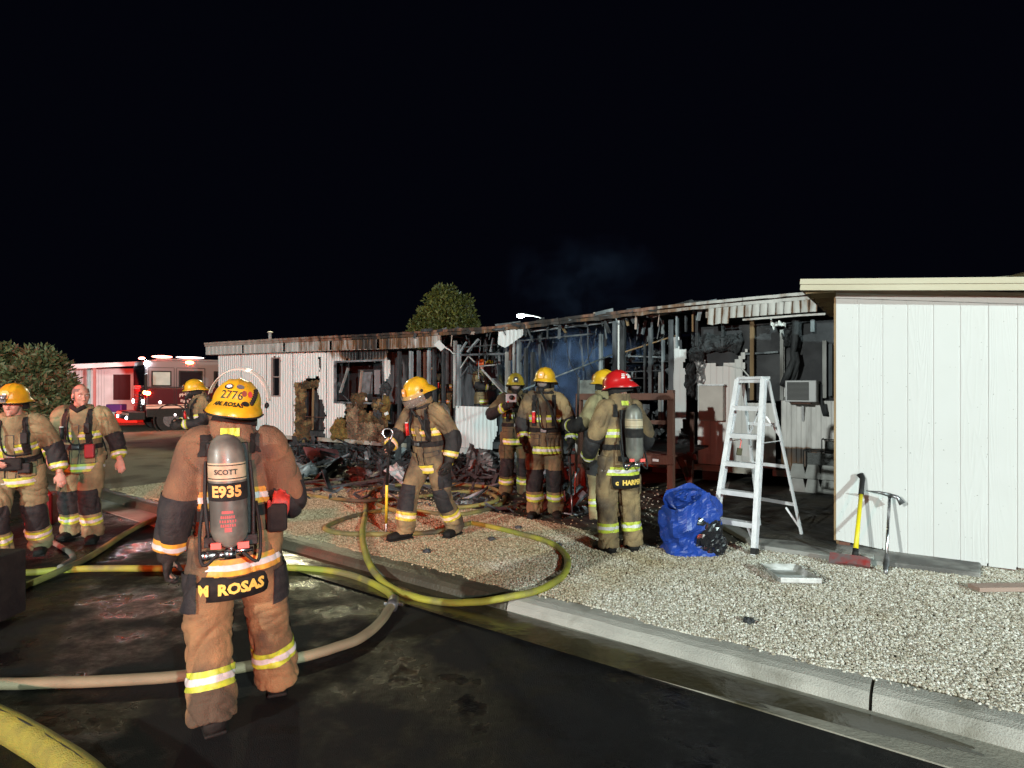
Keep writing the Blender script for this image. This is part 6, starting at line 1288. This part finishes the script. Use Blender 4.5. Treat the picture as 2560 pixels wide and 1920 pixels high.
# ------------------------------------------------------------------ foreground firefighter, seen from behind
def at(px, py, z): g = G(px, py, z); return (g.x, g.y, z)
L0 = at(594, 1775, 0)
p1 = person('firefighter with air cylinder seen from behind, standing on wet asphalt in the foreground', L0, R(201), 1.0,
  J=dict(pel=(.01, 0, .93), wst=(.02, .0, 1.09), chs=(.03, -.02, 1.29), nck=(.03, -.05, 1.47), hd=(.015, -.085, 1.585),
         sR=(-.165, -.02, 1.385), eR=(-.26, .05, 1.12), wR=(-.21, -.20, 1.06), sL=(.195, -.02, 1.385), eL=(.275, .05, 1.10), wL=(.325, .0, .855),
         hR=(-.095, 0, .89), kR=(-.14, -.06, .50), aR=(-.195, -.14, .09), hL=(.11, 0, .89), kL=(.13, .05, .49), aL=(.10, .16, .09)),
  hd=(-4, 6, -8), coat=m_brown, pants=M('tan_trousers', (.31, .18, .08), .85, col2=(.16, .095, .045), scale=4.4, amt=.72, bump=.45, bscale=140, col3=(.075, .052, .032), s3=2.8, t3=.49), helm=m_yhelm, visor='up', vox=.0095, lime=m_orange, lime_p=m_lime, hz=.012, pb=1.09, boff=.15, seed=3, knee=True, bulk=1.0, toes={'R': (.0, -1, 0), 'L': (.25, -1, 0)}, chest_band=True, curl=(.7, .8), face=False, hdir={'L': (.05, -.15, -1)})
hem_tag(p1, 'M  ROSAS', .44, m_yel_ink, size=.074, tilt=.045)
cyl_print(p1, 'E935', .072, .258, m_or_ink, .003); cyl_print(p1, 'SCOTT', .034, .352, m_ink, .0008)
cm, cy = p1['cyl']
b = MB()
for k, (rx, z, h) in enumerate(((.028, .14, .02), (.034, .12, .018), (.022, .163, .02), (.03, .10, .02), (.012, .08, .03))):
    for q in range(7): x = -rx + rx * 2 * q / 6; b.poly([cm @ Vector((-.0866 * math.sin(v / .0866), .0866 * math.cos(v / .0866), zz)) for v, zz in ((x - .004, z - h / 3), (x + .004, z - h / 3), (x + .003, z + h / 3), (x - .003, z + h / 3))][::-1])
b.build('emblem', M('faded_red_print', (.42, .08, .08), .6), cy)
HT = p1['HT']; he = p1['helmet']
letters('lettering', '2776', .062, lambda x, y: dome_pt(HT, x * 1.05 - .012, y, .062), m_ink, he, .0005)
letters('lettering', 'AM. ROSAS', .031, lambda x, y: dome_pt(HT, x - .02, y, .012), m_ink, he, .0015)
def sticker(x, z, rx, rz, mat, name='sticker'):
    b = MB(); b.poly([dome_pt(HT, x + rx * math.cos(a), rz * math.sin(a), z) + (HT.to_3x3() @ Vector((0, .0015, .001))) for a in [2 * math.pi * i / 18 for i in range(18)]]); return b.build(name, mat, he)
s_ = sticker(-.045, .108, .030, .016, m_ink); sticker(-.043, .109, .020, .009, m_white, 'sticker_print'); sticker(.07, .024, .022, .013, m_ink); sticker(.07, .024, .016, .004, m_white, 'sticker_print'); sticker(.03, .112, .026, .012, M('grey_sticker', (.12, .12, .13), .5)); sticker(.058, .078, .015, .016, M('maroon_sticker', (.25, .06, .04), .5)); sticker(.095, .078, .015, .017, M('red_sticker', (.55, .06, .06), .5))
b = MB()
for k in range(7): b.tube([dome_pt(HT, .10 + .006 * k, -.0, .03 + .012 * k) + Vector((0, .0, 0)), dome_pt(HT, .112 + .006 * k, 0, .035 + .012 * k)], .012, 8)
b.build('helmet_strap', m_strap, he, True)
pk = p1['pk']; r1 = p1['root']
MB().box(pk(-.215, .12, -.25), (.10, .09, .15)).build('hip_pouch', m_strap, r1, bevel=.02)
gl_ = MB(); hand_mb(gl_, pk(-.225, .13, -.26), (-.1, .05, 1), (0, 1, 0), 1, .3, 1.1); put('spare_glove', remesh(gl_, .008, 1, 'spare_glove'), M('red_glove', (.55, .05, .03), .6, col2=(.2, .02, .02), scale=20), r1, True)
q = patch(bpy.data.objects[r1.children[0].name].data, np.zeros(len(bpy.data.objects[r1.children[0].name].data.polygons), bool), [], 0); bpy.data.meshes.remove(q)

# ------------------------------------------------------------------ left pair, walking towards the camera
p2 = person('bare-handed firefighter in a yellow helmet at the left edge, looking ahead', at(46, 1402, 0), R(22), .985,
  J=dict(chs=(0, -.07, 1.27), nck=(.0, -.11, 1.45), hd=(.01, -.16, 1.585), wst=(0, -.02, 1.09), sR=(-.19, -.09, 1.37), eR=(-.28, -.02, 1.12), wR=(-.10, -.24, 1.03), sL=(.19, -.09, 1.37), eL=(.31, -.04, 1.12), wL=(.37, -.10, .88), kR=(-.13, -.14, .50), aR=(-.13, -.05, .10), kL=(.13, .03, .49), aL=(.14, .16, .12)),
  hd=(-8, 8, 3), coat=m_coat_pale, helm=m_yhelm, face=True, gloves='', curl=(.5, .35), lampf=True, seed=1, vox=.012, palm={'L': (-.3, .9, -.2)})
r2 = p2['root']; MB().box(Vector((.02, -.26, 1.0)), (.20, .10, .12)).build('hip_pouch', m_strap, r2, bevel=.02); MB().box(Vector((.13, -.25, .96)), (.10, .08, .10)).build('gauge_box', m_black, r2, bevel=.01)
p3 = person('bald bareheaded firefighter with an open coat, face lit red, beside the helmeted one', at(206, 1350, 0), R(14), 1.0,
  J=dict(chs=(.0, -.02, 1.29), hd=(.005, -.045, 1.62), nck=(0, -.01, 1.475), sR=(-.2, .0, 1.39), eR=(-.33, .06, 1.14), wR=(-.28, -.10, .95), sL=(.2, 0, 1.39), eL=(.33, .01, 1.12), wL=(.40, -.08, .90), kR=(-.14, .02, .49), aR=(-.15, .12, .10), kL=(.12, -.12, .50), aL=(.13, -.06, .09)),
  hd=(38, 4, 0), coat=m_coat_pale, helm=None, face=True, hair=True, gloves='', curl=(.4, .35), seed=4, tank=True, vox=.012, palm={'L': (-.2, .95, -.1)})
r3 = p3['root']; MB().box(Vector((.15, -.20, 1.02)), (.09, .06, .15), (0, 0, .1)).build('red_meter', M('meter_red', (.3, .02, .03), .5), r3, bevel=.01)
MB().tube([(-.07, -.10, 1.51), (0, -.13, 1.46), (.07, -.10, 1.51)], .028, 10).build('neck_hood', m_strap, r3, True)
# ------------------------------------------------------------------ behind the foreground man
p4 = person('masked firefighter looking down, partly hidden behind the foreground man', at(500, 1222, .10), R(-48), .97,
  J=dict(chs=(0, -.03, 1.29), hd=(0, -.08, 1.60), eR=(-.29, -.04, 1.14), wR=(-.12, -.30, 1.10), eL=(.29, -.04, 1.14), wL=(.08, -.32, 1.06)),
  hd=(-8, 10, 0), coat=m_coat, helm=m_yhelm, mask=True, hood=True, seed=5, vox=.014)
# ------------------------------------------------------------------ walking man with the pole
p5 = person('firefighter with lowered clear face shield walking left across the gravel with a pole', at(1078, 1346, GY), R(-38), .985,
  J=dict(pel=(.0, 0, .93), wst=(0, -.05, 1.08), chs=(0, -.07, 1.27), nck=(-.01, -.10, 1.43), hd=(-.02, -.17, 1.555), sR=(-.19, -.12, 1.36), eR=(-.27, -.24, 1.12), wR=(-.22, -.40, 1.01), sL=(.19, -.09, 1.36), eL=(.30, .03, 1.12), wL=(.29, -.02, .87),
         kR=(-.12, -.20, .50), aR=(-.13, -.26, .12), kL=(.12, .05, .49), aL=(.12, .26, .10)),
  hd=(-10, 28, 0), coat=m_coat, helm=m_yhelm, visor='down', mask=True, hood=True, lime=M('yellow_trim', (.75, .62, .04), .5, col2=(.4, .33, .05), scale=25, amt=.35), silver=M('peach_trim', (.78, .55, .38), .4), seed=9, vox=.011, curl=(1.1, .55))
# ------------------------------------------------------------------ firefighter holding up a camera
p6 = person('sooty masked firefighter holding a thermal camera at chest height', at(1288, 1243, GY), R(6), 1.0,
  J=dict(eR=(-.36, -.05, 1.22), wR=(-.14, -.30, 1.36), eL=(.34, -.08, 1.20), wL=(.02, -.31, 1.30), hd=(.0, -.04, 1.63)), hd=(-4, 4, 0), coat=m_coat_dark, pants=m_coat_dark, helm=m_yhelm2, mask=True, hood=True, seed=2, vox=.013, curl=(1.0, 1.0), sooty=True)
# ------------------------------------------------------------------ man facing us
p7 = person('tall firefighter with clean yellow helmet facing the camera with his arms down', at(1362, 1292, GY), R(-8), 1.02,
  J=dict(eR=(-.28, .03, 1.15), wR=(-.25, -.09, .93), eL=(.31, .02, 1.15), wL=(.32, -.07, .92), kR=(-.115, -.05, .50), aR=(-.12, -.02, .09), kL=(.12, -.01, .50), aL=(.13, .06, .09)), hd=(-14, 4, 4), coat=m_coat, helm=m_yhelm, mask=True, hood=True, seed=7, vox=.011)
# ------------------------------------------------------------------ pair at the porch
p8 = person('firefighter with a yellow helmet half hidden behind the red-helmeted one', at(1512, 1305, GY), R(-145), 1.0,
  J=dict(eR=(-.28, -.05, 1.16), wR=(-.12, -.34, 1.16), eL=(.33, -.05, 1.18), wL=(.30, -.35, 1.15)), hd=(10, 2, 0), coat=m_coat_pale, helm=m_yhelm, seed=6, vox=.014, curl=(1.0, 1.1))
p9 = person('firefighter in a red helmet seen from behind with a grey air cylinder', at(1548, 1378, GY), R(-158), .975,
  J=dict(wst=(0, 0, 1.09), chs=(0, -.01, 1.29), eR=(-.29, .05, 1.14), wR=(-.24, -.17, .98), eL=(.30, -.02, 1.12), wL=(.25, -.22, .92), kR=(-.13, -.02, .50), aR=(-.15, .02, .09), kL=(.12, -.03, .50), aL=(.12, .0, .09)), hd=(22, 14, 3), coat=m_coat, helm=m_rhelm, seed=8, vox=.011, elbow=True)
hem_tag(p9, 'c  HARPER', .36, m_yel_ink, size=.066)
HT = p9['HT']
letters('lettering', '2041', .058, lambda x, y: dome_pt(HT, x + .03, y, .072), m_white, p9['helmet'], .004)
letters('lettering', 'B. TIPTON', .022, lambda x, y: dome_pt(HT, x + .04, y, .022), m_white, p9['helmet'], .001)
b = MB()
for q in range(3): b.poly([dome_pt(HT, x, 0, z) for x, z in ((-.10 + .01 * q, .06 + .018 * q), (-.065 + .01 * q, .055 + .018 * q), (-.062 + .01 * q, .066 + .018 * q), (-.10 + .01 * q, .07 + .018 * q))])
b.build('sticker', m_white, p9['helmet'])
# ------------------------------------------------------------------ men inside the burnt home
def inside(px, v, z=.56): q = wp(px, 900, v); w_ = Matrix.Rotation(WANG, 4, 'Z') @ Vector((q.x, v, 0)) + Vector((LX, LY, 0)); return (w_.x, w_.y, z)
p10 = person('firefighter reaching up in the dark inside the burnt home, beside the white stud', inside(1116, .9), R(-30), .98, J=dict(eR=(-.36, -.06, 1.50), wR=(-.40, -.14, 1.72)), hd=(0, 10, 0), coat=m_coat_dark, helm=m_yhelm2, mask=True, seed=11, vox=.018, lime=m_orange)
p11 = person('firefighter with an orange helmet inside the burnt home lifting a metal strip', inside(1199, 1.0), R(60), 1.0, J=dict(eL=(.30, -.14, 1.22), wL=(.14, -.36, 1.26), eR=(-.28, -.12, 1.2), wR=(-.1, -.35, 1.15)), hd=(-10, 0, 0), coat=m_coat_pale, helm=m_ohelm, seed=12, vox=.016)
p12 = person('firefighter with a dull yellow helmet standing behind the orange-helmeted one indoors', inside(1224, 1.75), R(-10), 1.0, hd=(0, 5, 0), coat=m_coat_dark, helm=m_yhelm, mask=True, hood=True, seed=13, vox=.018)

# ------------------------------------------------------------------ things held in hands
def hw(p_, s_, off=(0, 0, 0)):
    bpy.context.view_layer.update(); return p_['root'].matrix_world @ (p_['handcalc'] if 'handcalc' in p_ else p_['hand' + s_][0]) + Vector(off)
def rod(name, pts, rads, mats, label, cat):
    t = thing(name, label, cat, (0, 0, 0)); parts = []
    for (a, c), r, (m_, nm) in zip(pts, rads, mats): MB().tube([a, c], r, 10).build(nm, m_, t, True)
    return t
h5 = hw(p5, 'R'); top = h5 + Vector((.02, .03, .12)); bot = G(965, 1334, GY); mid = h5.lerp(bot, .38); m2 = h5.lerp(bot, .86)
rod('pike_pole', [(top, mid), (mid, m2), (m2, bot)], [.016, .015, .009], [(m_black, 'dark_grip'), (M('yellow_pole', (.75, .55, .04), .45), 'yellow_shaft'), (m_silver, 'white_tip')], 'yellow and black pole held upright by the walking firefighter', 'pole')
MB().tube(catmull([top + Vector((-.03, 0, .02)), top + Vector((-.07, -.01, .06)), top + Vector((-.06, 0, .11)), top + Vector((0, 0, .12)), top + Vector((.03, 0, .07)), top], 4), .011, 8).build('d_handle', m_chrome, bpy.data.objects['pike_pole'], True)
h6 = hw(p6, 'R') * .5 + hw(p6, 'L') * .5 + Vector((-.03, -.06, .06))
tc_ = thing('thermal_camera', 'grey thermal camera held up by the sooty masked firefighter', 'camera', h6, R(6)); MB().box((0, 0, .05), (.15, .09, .12)).build('camera_body', M('camera_grey', (.42, .44, .47), .45), tc_, bevel=.012); MB().tube([(-.0, -.04, .06), (-.0, -.075, .06)], [.036, .03], 14).build('camera_lens', m_ink, tc_, True); MB().box((-.01, 0, -.04), (.07, .05, .08)).build('camera_grip', m_black, tc_, bevel=.008); MB().box((-.05, -.046, .0), (.025, .004, .018)).build('camera_label', m_redp, tc_)
h8 = hw(p8, 'L'); u8 = Vector((.04, 0, 1)).normalized()
a8, b8 = G(1437, 1262, GY), P(1447, 944, 7.05)
rod('pike_pole', [(a8, a8.lerp(b8, .3)), (a8.lerp(b8, .3), a8.lerp(b8, .72)), (a8.lerp(b8, .72), b8)], [.012, .02, .014], [(m_white, 'white_tip'), (m_silver, 'white_shaft'), (m_char, 'dark_shaft')], 'white pole standing upright between the facing man and the porch', 'pole')
a, c = P(1305, 975, 8.9), Matrix.Rotation(WANG, 4, 'Z') @ wp(1528, 887, -.1) + Vector((LX, LY, 0))
rod('pike_pole', [(a, c)], [.014], [(m_ashpale, 'shaft')], 'thin grey pole slanting up behind the helmet of the facing man', 'pole')
h7 = hw(p7, 'L'); rod('hook_tool', [(h7 + Vector((.0, 0, .15)), h7 + Vector((.03, -.02, -.55))), (h7 + Vector((.03, -.02, -.55)), h7 + Vector((.04, -.02, -.8)))], [.014, .011], [(m_black, 'handle'), (m_steel, 'shaft')], 'dark hooked tool hanging from the glove of the facing man', 'hand tool')
w_ = lambda px, py, v: Matrix.Rotation(WANG, 4, 'Z') @ wp(px, py, v) + Vector((LX, LY, 0))
lt = thing('metal_strip', 'pale metal channel lifted by the orange-helmeted firefighter indoors', 'metal strip', (0, 0, 0)); a, c = w_(1204, 924, .6), w_(1264, 990, .25); d = (c - a).normalized()
MB().beam(a, c, .03, .03).build('edge', m_silver, lt); MB().beam(a.lerp(c, .4) + Vector((.05, 0, .03)), c + Vector((.06, 0, .05)), .10, .02).build('web', m_ashpale, lt)
bpy.data.objects.remove(_tmp)
